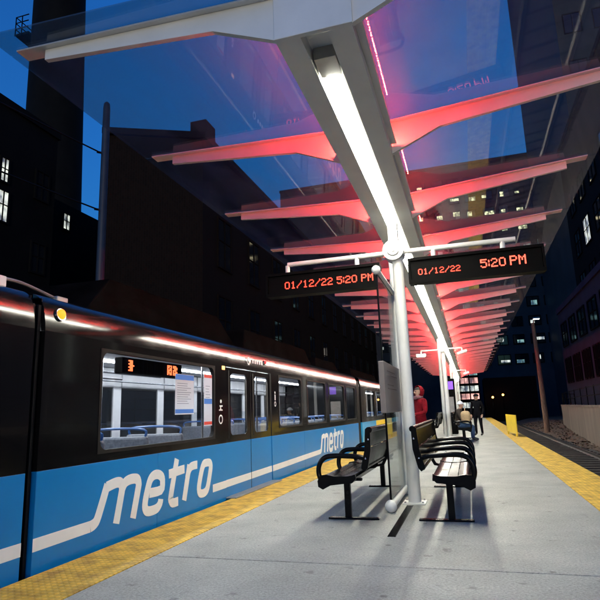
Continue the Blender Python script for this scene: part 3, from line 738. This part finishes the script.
# bellows between the first two cars
bm = bmesh.new()
for k in range(3): bbox(bm, XF + .1, XS - .05 - .03 * (k % 2), 3.925 + k * .04, 3.963 + k * .04, -.1, 2.3, bev=.008)
obj('bellows', bm, 'rubber', car1)
car0 = train_car(-7.5, 3.92, [(-5.5, -3.0, .95, 2.0), (.2, 2.9, .95, 2.0)], [(-2.6, -.5)], 'end of a black and blue light rail car cut off by the left picture edge')
interior(car0, -7.5, 3.92, [(-2.6, -.5)], [])
stripe(car0, [(-.49, .20), (3.92, .214)])
obj('cable_clamp', BB(-4.0, -3.86, 3.62, 3.78, 2.43, 2.53), 'decal', car0)
car2 = train_car(19.3, 33.0, [(20.2, 22.2, .95, 2.0), (22.5, 24.5, .95, 2.0), (27.5, 30, .95, 2.0)], [(25, 27.0)], 'farther light rail car with pale blue lower side and a yellow band', low='lightblue')
interior(car2, 19.3, 33.0, [(25, 27.0)], [])
obj('yellow_band', B(XS - .0, XS + .003, 22.3, 24.9, .62, .81), 'yellow', car2)
obj('white_panel', B(XS - .0, XS + .003, 20.6, 21.6, .16, .3), 'decal', car2)
obj('coupler', B(-5.2, -4.7, 18.62, 19.28, -.5, -.2), 'roofgear', car1)
bm = bmesh.new(); bbox(bm, XF + .1, XS - .06, 18.605, 19.295, -.1, 2.25, bev=.01); obj('bellows', bm, 'rubber', car2)
fairing(car2, 20, 26, 2.8)

# ------------------------------------------------------------------ small things on the platform
yb_ = thing('edge_barrier', (1.57, 24.7, 0), 'bright yellow upright barrier panel on the right yellow strip', 'barrier')
d = Vector((.2, -2.6, 0)).normalized(); nrm = Vector((d.y, -d.x, 0)); c0 = Vector((1.47, 26.0, 0))
def slab(a, b, h0, h1, th):
    bm = bmesh.new(); P = [c0 + d * a - nrm * th, c0 + d * b - nrm * th, c0 + d * b + nrm * th, c0 + d * a + nrm * th]
    lo = [bm.verts.new(p + Vector((0, 0, h0))) for p in P]; hi = [bm.verts.new(p + Vector((0, 0, h1))) for p in P]
    bm.faces.new(lo[::-1]); bm.faces.new(hi)
    for i in range(4): bm.faces.new((lo[i], lo[(i + 1) % 4], hi[(i + 1) % 4], hi[i]))
    return bm
obj('panel', slab(0, 2.6, .12, .84, .02), 'yellow', yb_, bev=.006)
for a in (.1, 2.4): obj('foot', slab(a, a + .1, .004, .12, .03), 'yellow', yb_)

km = thing('ticket_machine', (-.98, 27.2, 0), 'tall dark ticket kiosk with a purple screen behind the second column', 'ticket machine')
obj('cabinet', BB(-1.28, -.62, 26.9, 27.5, 0, 2.55, bev=.03), 'blackplastic', km)
obj('screen', B(-1.0, -.68, 26.885, 26.899, 2.05, 2.42), 'purple', km)
obj('front_panel', B(-1.2, -.7, 26.885, 26.899, .9, 1.7), 'greymetal', km)

def spotlight(x, y, z, side, label, m, aim):
    t = thing('spotlight', (x, y, z + .16), label, 'lamp', 'lamps on arms of the far columns')
    bm = bmesh.new(); tube(bm, [(XC + side * .11, y, z + .16), (x, y, z + .16)], .026, 10); obj('arm', bm, 'white', t, smooth=True)
    bm = bmesh.new(); tube(bm, [(x, y, z + .16), (x, y, z + .03)], .03, 10); obj('swivel', bm, 'white', t, smooth=True)
    bm = bmesh.new(); q = bmesh.new(); bbox(q, -.19, .19, -.1, .1, -.045, .045, bev=.02)
    bmesh.ops.rotate(q, verts=q.verts[:], cent=(0, 0, 0), matrix=Matrix.Rotation(R(aim), 3, 'Y')); bmesh.ops.translate(q, verts=q.verts[:], vec=(x, y, z)); obj('head', q, 'white', t); bm.free()
    q = bmesh.new(); box(q, -.16, .16, -.08, .08, -.06, -.0455)
    bmesh.ops.rotate(q, verts=q.verts[:], cent=(0, 0, 0), matrix=Matrix.Rotation(R(aim), 3, 'Y')); bmesh.ops.translate(q, verts=q.verts[:], vec=(x, y, z)); obj('lens', q, m, t)
spotlight(-1.66, 21.9, 3.27, -1, 'warm glowing lamp on the arm left of the second column', 'spot', 0)
spotlight(-.10, 21.9, 3.30, 1, 'unlit white lamp head on the arm right of the second column', 'white', -18)
spotlight(-.05, 36.1, 3.32, 1, 'tiny lamp on the arm right of the third column', 'spotwhite', -18)

# ------------------------------------------------------------------ people
def body(name, label, J, E, regions, loc, mats):
    """J: joint -> (x,y,z,r); E: edges; one continuous skinned surface"""
    me = bpy.data.meshes.new(name); names = list(J); idx = {k: i for i, k in enumerate(names)}
    me.from_pydata([Vector(J[k][:3]) for k in names], [(idx[a], idx[b]) for a, b in E], [])
    o = bpy.data.objects.new(name, me); COL.objects.link(o)
    sk = o.modifiers.new('skin', 'SKIN'); sk.use_smooth_shade = True
    for k in names: r = J[k][3]; me.skin_vertices[0].data[idx[k]].radius = r if isinstance(r, tuple) else (r, r)
    me.skin_vertices[0].data[idx['pelvis']].use_root = True
    o.modifiers.new('sub', 'SUBSURF').levels = 2; o.modifiers['sub'].render_levels = 2
    dg = bpy.context.evaluated_depsgraph_get(); dg.update()
    m2 = bpy.data.meshes.new_from_object(o.evaluated_get(dg))
    o.modifiers.clear(); o.data = m2; bpy.data.meshes.remove(me); m2.name = name
    m2.materials.clear()
    for x in mats: m2.materials.append(M[x])
    for p in m2.polygons: p.material_index = regions(p.center); p.use_smooth = True
    o.location = loc; OFF[o.name] = Vector(loc); tag(o, label, 'person')
    return o
def hand(J, E, wrist, base, dirv, side):
    """palm, four unequal bent fingers and a thumb"""
    w = Vector(base); dv = Vector(dirv).normalized(); sv = Vector(side).normalized(); nv = dv.cross(sv)
    J[wrist + '_palm'] = (*(w + dv * .06), .030); E.append((wrist, wrist + '_palm'))
    for k, (o_, ln) in enumerate(((-.03, .07), (-.01, .08), (.01, .075), (.03, .058))):
        a = w + dv * .10 + sv * o_; b = a + dv * ln * .55 + nv * .012; c = b + dv * ln * .4 + nv * .03
        for q, p in zip('abc', (a, b, c)): J[f'{wrist}_f{k}{q}'] = (*p, .0095)
        E += [(wrist + '_palm', f'{wrist}_f{k}a'), (f'{wrist}_f{k}a', f'{wrist}_f{k}b'), (f'{wrist}_f{k}b', f'{wrist}_f{k}c')]
    a = w + dv * .045 - sv * .045; b = a + dv * .045 - sv * .012
    J[wrist + '_ta'] = (*a, .012); J[wrist + '_tb'] = (*b, .0105); E += [(wrist + '_palm', wrist + '_ta'), (wrist + '_ta', wrist + '_tb')]
def face(o, c, f, s=1.0):
    """eyes and brow on the head at c looking along f"""
    f = Vector(f).normalized(); sd = f.cross(Vector((0, 0, 1))).normalized(); c = Vector(c) + off(o)
    bm = bmesh.new()
    for k in (-1, 1): ball(bm, c + f * .088 + sd * (.032 * k) + Vector((0, 0, .012)), .012)
    obj('eyes', bm, 'eye', o, smooth=True)
    bm = bmesh.new(); ball(bm, c + f * .10 + Vector((0, 0, -.018)), .018, (.8, .8, 1.3)); obj('nose', bm, 'skin', o, smooth=True)
    bm = bmesh.new(); ball(bm, c + f * .083 + Vector((0, 0, -.062)), .02, (1, 1, .35)); obj('mouth', bm, 'redcloth', o, smooth=True)
    bm = bmesh.new()
    for k in (-1, 1): ball(bm, c + sd * (.082 * k) + Vector((0, 0, -.005)), .026, (.6, .6, 1.2))
    obj('ears', bm, 'skin', o, smooth=True)
def cap(o, c, m, r=.112, brim=None):
    bm = bmesh.new(); ball(bm, Vector(c) + off(o), r, (1, 1, .95))
    bmesh.ops.bisect_plane(bm, geom=bm.verts[:] + bm.edges[:] + bm.faces[:], plane_co=Vector(c) + off(o) + Vector((0, 0, .0)), plane_no=(0, 0, 1), clear_inner=True)
    bmesh.ops.holes_fill(bm, edges=bm.edges[:])
    if brim:
        f = Vector(brim).normalized(); q = Vector(c) + off(o) + f * .13
        ball(bm, q + Vector((0, 0, .01)), .075, (1, 1, .12))
    obj('cap', bm, m, o, smooth=True)
def biped(face_dir, arms):
    f = Vector(face_dir).normalized(); s = Vector((f.y, -f.x, 0))   # s = the person's right
    def p(a, b, z): v = f * a + s * b; return (v.x, v.y, z)
    J = {'pelvis': (*p(0, 0, .95), .135), 'waist': (*p(0, 0, 1.10), .13), 'chest': (*p(.0, 0, 1.30), .155), 'neck': (*p(0, 0, 1.47), .065), 'chin': (*p(.035, 0, 1.55), .07), 'head': (*p(.02, 0, 1.64), .095), 'crown': (*p(.0, 0, 1.70), .075)}
    E = [('pelvis', 'waist'), ('waist', 'chest'), ('chest', 'neck'), ('neck', 'chin'), ('chin', 'head'), ('head', 'crown')]
    for k, sg in (('l', -1), ('r', 1)):
        J[k + 'hip'] = (*p(0, .10 * sg, .88), .105); J[k + 'knee'] = (*p(.03, .12 * sg, .50), .068); J[k + 'ank'] = (*p(-.02, .13 * sg, .10), .05); J[k + 'toe'] = (*p(.16, .15 * sg, .045), .042)
        E += [('pelvis', k + 'hip'), (k + 'hip', k + 'knee'), (k + 'knee', k + 'ank'), (k + 'ank', k + 'toe')]
        J[k + 'sho'] = (*p(0, .19 * sg, 1.40), .078)
        e, w_ = arms[k]; J[k + 'elb'] = (*p(*e), .055); J[k + 'wri'] = (*p(*w_), .035)
        E += [('chest', k + 'sho'), (k + 'sho', k + 'elb'), (k + 'elb', k + 'wri')]
        wv = Vector(J[k + 'wri'][:3]); ev = Vector(J[k + 'elb'][:3]); hand(J, E, k + 'wri', wv, wv - ev, s * sg if abs((wv - ev).normalized().dot(s)) < .8 else f)
    return J, E, p
# standing person in red, turned to the train, hands in front
J, E, p = biped((-.75, -.66, 0), {'l': ((.05, -.27, 1.14), (.26, -.14, 1.10)), 'r': ((.02, .28, 1.14), (.25, .14, 1.06))})
wr = {k: Vector(J[k + 'wri'][:3]) for k in 'lr'}
def reg(c):
    if any((c - wr[k]).length < .0 for k in 'lr'): return 2
    if any((c - (wr[k] + (wr[k] - Vector(J[k + 'elb'][:3])).normalized() * .09)).length < .10 for k in 'lr'): return 2
    if c.z > 1.49: return 2
    if c.z > .86: return 0
    return 1 if c.z > .12 else 3
pr = body('person', 'person in a red hooded jacket and pink scarf standing behind the near bench', J, E, reg, (-1.14, 13.4, 0), ['redcloth', 'darkcloth', 'skin', 'shoe'])
face(pr, p(.02, 0, 1.62), (-.75, -.66, 0)); f_ = Vector((-.75, -.66, .12)).normalized(); hc = Vector(p(.0, 0, 1.625)) + off(pr)
bm = bmesh.new(); ball(bm, hc, .135, (1, 1, 1.12)); bmesh.ops.bisect_plane(bm, geom=bm.verts[:] + bm.edges[:] + bm.faces[:], plane_co=hc + f_ * .045, plane_no=f_, clear_outer=True)
bmesh.ops.solidify(bm, geom=bm.faces[:], thickness=.014); obj('hood', bm, 'redcloth', pr, smooth=True)
bm = bmesh.new(); ball(bm, hc + Vector((0, 0, .012)), .108, (1, 1, .95)); bmesh.ops.bisect_plane(bm, geom=bm.verts[:] + bm.edges[:] + bm.faces[:], plane_co=hc + Vector((0, 0, .045)), plane_no=(0, 0, 1), clear_inner=True); bmesh.ops.holes_fill(bm, edges=bm.edges[:]); obj('hair', bm, 'hair', pr, smooth=True)
bm = bmesh.new(); c_ = Vector(p(.03, 0, 1.49)) + off(pr)
tube(bm, [c_ + Vector((.085 * math.cos(R(a)), .085 * math.sin(R(a)), .012 * math.sin(R(3 * a)))) for a in range(0, 361, 24)], .042, 10); obj('scarf', bm, 'scarf', pr, smooth=True)
bm = bmesh.new(); q = Vector(p(-.2, 0, 1.22)) + off(pr); bbox(bm, q.x - .15, q.x + .15, q.y - .12, q.y + .12, q.z - .22, q.z + .2, bev=.06); bm.free()
# standing person in dark clothes farther along
J, E, p = biped((-.4, -.9, 0), {'l': ((-.02, -.27, 1.12), (.10, -.25, .88)), 'r': ((-.02, .27, 1.12), (.10, .25, .88))})
wr = {k: Vector(J[k + 'wri'][:3]) for k in 'lr'}
pd = body('person', 'person in black jacket and dark trousers standing behind the seated one', J, E, reg, (.28, 25.0, 0), ['darkcloth', 'darkcloth', 'skin', 'shoe'])
face(pd, p(.02, 0, 1.62), (-.4, -.9, 0)); cap(pd, p(.0, 0, 1.65), 'darkcloth', .118)
# seated person in jeans, on the farther bench, facing the right track
f = Vector((1, -.15, 0)).normalized(); s_ = Vector((f.y, -f.x, 0))
def p(a, b, z): v = f * a + s_ * b; return (v.x, v.y, z)
J = {'pelvis': (*p(0, 0, .60), .14), 'waist': (*p(-.02, 0, .76), .14), 'chest': (*p(.02, 0, .98), .16), 'neck': (*p(.07, 0, 1.15), .065), 'chin': (*p(.12, 0, 1.22), .07), 'head': (*p(.11, 0, 1.31), .095), 'crown': (*p(.09, 0, 1.37), .075)}
E = [('pelvis', 'waist'), ('waist', 'chest'), ('chest', 'neck'), ('neck', 'chin'), ('chin', 'head'), ('head', 'crown')]
for k, sg in (('l', -1), ('r', 1)):
    J[k + 'hip'] = (*p(.06, .11 * sg, .57), .105); J[k + 'knee'] = (*p(.47, .14 * sg, .53), .075); J[k + 'ank'] = (*p(.45, .14 * sg, .11), .05); J[k + 'toe'] = (*p(.63, .16 * sg, .045), .042)
    E += [('pelvis', k + 'hip'), (k + 'hip', k + 'knee'), (k + 'knee', k + 'ank'), (k + 'ank', k + 'toe')]
    J[k + 'sho'] = (*p(.02, .19 * sg, 1.08), .08); J[k + 'elb'] = (*p(.10, .25 * sg, .82), .058); J[k + 'wri'] = (*p(.32, .13 * sg, .80), .036)
    E += [('chest', k + 'sho'), (k + 'sho', k + 'elb'), (k + 'elb', k + 'wri')]
    wv = Vector(J[k + 'wri'][:3]); hand(J, E, k + 'wri', wv, wv - Vector(J[k + 'elb'][:3]), (0, 0, 1))
wr = {k: Vector(J[k + 'wri'][:3]) for k in 'lr'}
def reg2(c):
    if any((c - (wr[k] + (wr[k] - Vector(J[k + 'elb'][:3])).normalized() * .09)).length < .10 for k in 'lr'): return 2
    if c.z > 1.165: return 2
    a = c.dot(f)
    if c.z > .70 or (c.z > .56 and a < .05): return 0
    return 1 if c.z > .13 else 3
ps = body('person', 'person in blue jeans, dark coat and pale cap sitting on the farther bench', J, E, reg2, (-.44, 21.4, 0), ['browncoat', 'denim', 'skin', 'shoe'])
face(ps, p(.11, 0, 1.30), f); cap(ps, p(.095, 0, 1.325), 'capwhite', .125)
bg_ = thing('shoulder_bag', (-.44 + .26, 21.36, .66), 'tan bag held on the lap of the seated person', 'bag')
bm = bmesh.new(); bbox(bm, -.36, -.02, 20.98, 21.62, .66, 1.08, bev=.12, seg=5); obj('pouch', bm, 'tancloth', bg_, smooth=True)
bm = bmesh.new(); tube(bm, smooth_pts([(-.2, 21.1, 1.04), (-.2, 21.18, 1.15), (-.2, 21.42, 1.15), (-.2, 21.5, 1.04)], 5), .012, 8); obj('handle', bm, 'tancloth', bg_, smooth=True)

# ------------------------------------------------------------------ right side: wall, fence, lamp post, buildings
def wall_strip(bm, pts, z0, z1, th):
    P = [Vector((x, y)) for x, y in pts]; lo = []; 
    rows = []
    for i, q in enumerate(P):
        t = (P[min(i + 1, len(P) - 1)] - P[max(i - 1, 0)]).normalized(); nn = Vector((t.y, -t.x)); a = q; b = q + nn * th
        rows.append([bm.verts.new((a.x, a.y, z0)), bm.verts.new((a.x, a.y, z1)), bm.verts.new((b.x, b.y, z1)), bm.verts.new((b.x, b.y, z0))])
    for r0, r1 in zip(rows, rows[1:]):
        for k in range(4): bm.faces.new((r0[k], r0[(k + 1) % 4], r1[(k + 1) % 4], r1[k]))
    bm.faces.new(rows[0]); bm.faces.new(rows[-1][::-1])
curve = [tuple(q) for q in smooth_pts([(5.6, -10), (5.2, 8), (5.0, 22), (5.6, 33), (6.7, 46), (7.3, 50), (8.6, 52)], 8)]
rw = thing('retaining_wall', (5.0, 24, -.7), 'curved tan concrete retaining wall on the right behind the mulch bank', 'wall')
bm = bmesh.new(); wall_strip(bm, curve, -.9, 1.0, .35); obj('wall', bm, 'retwall', rw)
bm = bmesh.new(); wall_strip(bm, [(x - .04, y) for x, y in curve], 1.003, 1.1, .43); obj('coping', bm, 'retwall', rw)
fn = thing('railing', (5.2, 24, 1.1), 'dark metal railing on top of the curved retaining wall', 'railing')
for z in (1.55, 1.95): bm = bmesh.new(); tube(bm, [(x + .16, y, z) for x, y in curve], .022, 8); obj('rail', bm, 'black', fn, smooth=True)
for i in range(2, len(curve), 2):
    x, y = curve[i]; obj('post', T([(x + .16, y, 1.1), (x + .16, y, 2.0)], .025, 8), 'black', fn, smooth=True)

sl = thing('street_lamp', (4.9, 41.7, -.8), 'wooden street lamp pole with a lit head standing beyond the right track', 'street lamp')
bm = bmesh.new(); tube(bm, [(4.92, 41.7, -.85), (4.90, 41.7, 2.5), (4.82, 41.7, 6.9)], [.19, .165, .12], 16); obj('pole', bm, 'wood', sl, smooth=True)
bm = bmesh.new(); tube(bm, [(4.82, 41.7, 6.7), (4.87, 41.4, 7.03), (4.92, 40.76, 7.07)], .04, 8); obj('arm', bm, 'greymetal', sl, smooth=True)
hd = obj('lamp_head', BB(4.72, 5.18, 40.45, 40.75, 7.02, 7.12, bev=.03), 'greymetal', sl)
obj('lens', B(4.76, 5.14, 40.49, 40.71, 6.99, 7.018), 'streetlight', hd)

def building(name, loc, label, x0, x1, y0, y1, z1, m, parapet=True):
    t = thing(name, loc, label, 'building')
    obj('wall', B(x0, x1, y0, y1, -1.0, z1), m, t)
    if parapet: obj('parapet', B(x0 - .12, x1 + .12, y0 - .12, y1 + .12, z1 + .002, z1 + .45), m, t)
    return t
def window_x(t, x, y0, y1, z0, z1, m, face=-1, frame='stone'):     # on a facade of constant x; face = outward direction
    a, b = (x - .02, x + .10) if face > 0 else (x - .10, x + .02)
    bm = bmesh.new(); box(bm, a, b, y0 - .1, y0, z0 - .1, z1 + .1); box(bm, a, b, y1, y1 + .1, z0 - .1, z1 + .1); box(bm, a, b, y0, y1, z1, z1 + .1); box(bm, a, b, y0, y1, z0 - .1, z0)
    ym, zm = (y0 + y1) / 2, z0 + (z1 - z0) * .55; e0, e1 = (x + .05, x + .09) if face > 0 else (x - .09, x - .05); box(bm, e0, e1, ym - .03, ym + .03, z0, z1); box(bm, e0 + .002, e1 - .002, y0, ym - .03, zm - .025, zm + .025); box(bm, e0 + .002, e1 - .002, ym + .03, y1, zm - .025, zm + .025)
    w_ = obj('window', bm, frame, t); s = .02 * face
    obj('pane', B(min(x + s, x + 2 * s), max(x + s, x + 2 * s), y0 + .001, y1 - .001, z0 + .001, z1 - .001), m, w_)
def window_y(t, y, x0, x1, z0, z1, m, frame='stone'):
    bm = bmesh.new(); box(bm, x0 - .1, x0, y - .1, y + .02, z0 - .1, z1 + .1); box(bm, x1, x1 + .1, y - .1, y + .02, z0 - .1, z1 + .1); box(bm, x0, x1, y - .1, y + .02, z1, z1 + .1); box(bm, x0, x1, y - .1, y + .02, z0 - .1, z0)
    xm = (x0 + x1) / 2; box(bm, xm - .03, xm + .03, y - .097, y - .05, z0, z1)
    w_ = obj('window', bm, frame, t)
    obj('pane', B(x0 + .001, x1 - .001, y - .04, y - .02, z0 + .001, z1 - .001), m, w_)

nb = building('office_block', (12, 36, -.9), 'low navy rendered building behind the retaining wall, square dark windows under its flat roof', 8.6, 15, 18, 55, 9.3, 'navy')
for k in range(9):
    y = 20 + k * 3.9
    window_x(nb, 8.6, y, y + 2.5, 6.2, 8.1, 'darkglass')
    for q in (0, 1, 2): window_x(nb, 8.6, y - .1 + q * 1.05, y + .45 + q * 1.05, 3.0, 5.0, 'darkglass')
window_x(nb, 8.6, 18.3, 19.6, 6.4, 7.0, 'winwhite')
tw = building('tower_block', (22, 62, -.9), 'tall dark tower on the right rising beside the strip of sky, few windows lit', 12.6, 34, 58, 90, 78, 'darktower')
for k in range(11):
    for q in range(7):
        x = 13.4 + q * 2.9; z = 12 + k * 5.6
        lit = random.random() < .38
        window_y(tw, 58, x, x + 1.6, z, z + 2.2, 'darkglass')
        if lit: a = x + random.uniform(.1, .8); b = z + random.uniform(.2, 1.2); obj('lit_lamp', B(a, a + random.uniform(.25, .6), 57.93, 57.95, b, b + random.uniform(.15, .5)), random.choice(['winwhite', 'winyellow']), tw)
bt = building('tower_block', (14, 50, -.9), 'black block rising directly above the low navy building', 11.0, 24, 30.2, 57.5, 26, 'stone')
for k in range(6):
    for z in (10.6, 14.6, 18.6):
        window_x(bt, 11.0, 32 + k * 4.2, 34.2 + k * 4.2, z, z + 2.2, 'winwhite' if (k, z) in ((4, 14.6),) else 'darkglass')
mb = building('office_block', (2, 90, -.9), 'dark long block across the far end with rows of yellow and greenish lit windows', -30, 22, 90, 100, 41, 'darktower')
for r_, z in enumerate((37.4, 34.4, 31.6, 28.6, 25.4, 22.4, 19.2, 16.2, 13.2, 10.4, 7.4)):
    for k in range(13):
        x = -13 + k * 2.55
        lit = random.random() < (.8 if z > 27 else .5) and x > -6
        wd = random.uniform(1.2, 1.9)
        if x > -6 or k % 3 == 0: window_y(mb, 90, x, x + wd, z, z + 1.35, 'darkglass')
        if lit:                 # blinds half down, a lamp or two in the room: only part of the pane is lit
            a = x + random.uniform(0, wd * .4); w2 = random.uniform(.5, wd); b = z + random.uniform(.05, .5); h2 = random.uniform(.35, .8)
            obj('lit_blind', B(a, min(a + w2, x + wd - .02), 89.91, 89.93, b, b + h2), 'winyellow' if z > 28 else random.choice(['wingreen', 'winwhite', 'wingreen']), mb)
fb = building('station_house', (-.5, 74, -.9), 'small far building closing the platform, bands of pink and white lit glass', -2.2, 1.4, 74, 82, 6.2, 'stone', False)
for i, (z, m) in enumerate(((1.0, 'winwhite'), (2.1, 'winpink'), (3.1, 'winwhite'), (4.1, 'winpink'), (5.1, 'wingreen'))):
    for x in (-2.0, -.9, .25): window_y(fb, 74, x, x + 1.0, z, z + .7, m)
for i, (x, z, lab) in enumerate(((2.75, 2.2, 'left one of two small amber wall lamps at the dark far end'), (3.95, 2.45, 'right one of two small amber wall lamps at the dark far end'))):
    t = thing('wall_lamp', (x, 71.5, z), lab, 'lamp', 'amber lamps at the far end')
    obj('post', T([(x, 71.5, -.8), (x, 71.5, z - .12)], .04, 8), 'black', t)
    bm = bmesh.new(); ball(bm, Vector((x, 71.5, z)), .13); obj('bulb', bm, 'amberhot', t, smooth=True)
sw = building('service_shed', (4, 73, -.9), 'low dark brick shed behind the two amber lamps', 1.9, 8, 72.6, 80, 4.6, 'brownbrick', False)

# ------------------------------------------------------------------ left side beyond the train
A = building('office_block', (-27, 24, -.9), 'dark block at the left edge with two pale lit windows', -34, -22, 4, 24.5, 17.6, 'stone')
for u, v, hw, hz in ((4, 170, .22, .62), (2, 206, .3, .8)):
    q = at(u, v, x=-22); window_x(A, -22, q.y - hw, q.y + hw, q.z - hz, q.z + hz, 'winwhite', 1)
for y in (6.0, 9.0, 12.0, 15.0, 18.0, 23.0):
    for z in (9.2, 13.4): window_x(A, -22, y, y + .9, z, z + 1.6, 'darkglass', 1)
Bd = thing('mill_building', (-20, 40, -.9), 'huge dark brown brick building behind the train, long straight roof and stub at its corner', 'building')
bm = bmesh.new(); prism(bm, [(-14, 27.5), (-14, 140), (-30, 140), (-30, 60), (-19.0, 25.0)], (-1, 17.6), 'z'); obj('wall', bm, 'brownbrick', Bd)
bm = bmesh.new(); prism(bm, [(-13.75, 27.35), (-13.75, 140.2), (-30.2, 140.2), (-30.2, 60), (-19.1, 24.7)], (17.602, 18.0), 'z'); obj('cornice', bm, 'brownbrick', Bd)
obj('roof_stub', B(-14.9, -13.85, 27.6, 28.9, 18.002, 19.0), 'brownbrick', Bd)
for k in range(14):
    for z in (5.2, 10.2):
        y = 29.5 + k * 5.0
        window_x(Bd, -14, y, y + 1.9, z, z + 3.1, 'darkglass', 1, 'brownbrick')
Cc = building('warehouse', (-30, 33, -.9), 'low dark warehouse between the chimney and the pole with one small lit window', -44, -26, 26, 50, 16.2, 'stone', False)
q = at(66, 222, x=-26); window_x(Cc, -26, q.y - .3, q.y + .3, q.z - .55, q.z + .55, 'winwhite', 1)
for k in range(4): window_x(Cc, -26, 27.5 + k * 5, 29 + k * 5, 5, 7.2, 'darkglass', 1)
ch = thing('factory_chimney', (-36.9, 40, -.9), 'massive black factory chimney at upper left with a small railed walkway', 'chimney')
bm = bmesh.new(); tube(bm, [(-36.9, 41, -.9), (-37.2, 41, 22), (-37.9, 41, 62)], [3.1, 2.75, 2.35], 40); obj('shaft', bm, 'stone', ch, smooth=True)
wk = obj('walkway', B(-41.6, -40.0, 39.5, 41.5, 40.4, 40.7), 'black', ch)
bm = bmesh.new()
for z in (41.2, 41.9, 42.6): tube(bm, [(-40.0, 39.4, z), (-41.6, 39.4, z), (-41.6, 41.6, z), (-40.0, 41.6, z)], .06, 6)
for x, y in ((-41.6, 39.4), (-41.6, 41.6), (-40.8, 39.4)): tube(bm, [(x, y, 40.4), (x, y, 42.6)], .06, 6)
obj('guard_rail', bm, 'black', wk)
cp = thing('catenary_pole', (-8, 10.5, -.8), 'dark slender overhead line pole with rounded top behind the train', 'pole')
bm = bmesh.new(); tube(bm, [(-8, 10.5, -.8), (-8, 10.5, 8.85), (-8, 10.5, 8.97), (-8, 10.5, 9.02)], [.115, .085, .07, .02], 18); obj('mast', bm, 'polepaint', cp, smooth=True) if 'polepaint' in M else None

for z, sag, lab in ((7.62, .5, 'upper thin overhead wire running left from the pole'), (6.15, .35, 'lower thin overhead wire running left from the pole')):
    bm = bmesh.new(); pts = []
    for k in range(21):
        t = k / 20; pts.append((-8.05 - 1.6 * t, 10.5 - 22 * t, z - sag * 4 * t * (1 - t)))
    tube(bm, pts, .018, 6); o = obj('overhead_wire', bm, 'rubber', None); tag(o, lab, 'wire', 'overhead wires beside the pole')
for z in (7.62, 6.15):
    bm = bmesh.new(); tube(bm, [(-7.99, 10.5, z), (-8.12, 10.35, z)], .03, 8); obj('insulator', bm, 'polepaint', cp, smooth=True)

# ------------------------------------------------------------------ render settings
vs = scn.view_settings; vs.view_transform = 'Standard'; vs.look = 'None'; vs.gamma = 1; vs.exposure = 0.65; vs.use_curve_mapping = False
scn.cycles.use_denoising = True
scn.cycles.max_bounces = 10; scn.cycles.transparent_max_bounces = 24; scn.cycles.diffuse_bounces = 4; scn.cycles.glossy_bounces = 5
scn.cycles.sample_clamp_indirect = 6.0
scn.cycles.use_light_tree = True
scn.cycles.caustics_reflective = False; scn.cycles.caustics_refractive = False
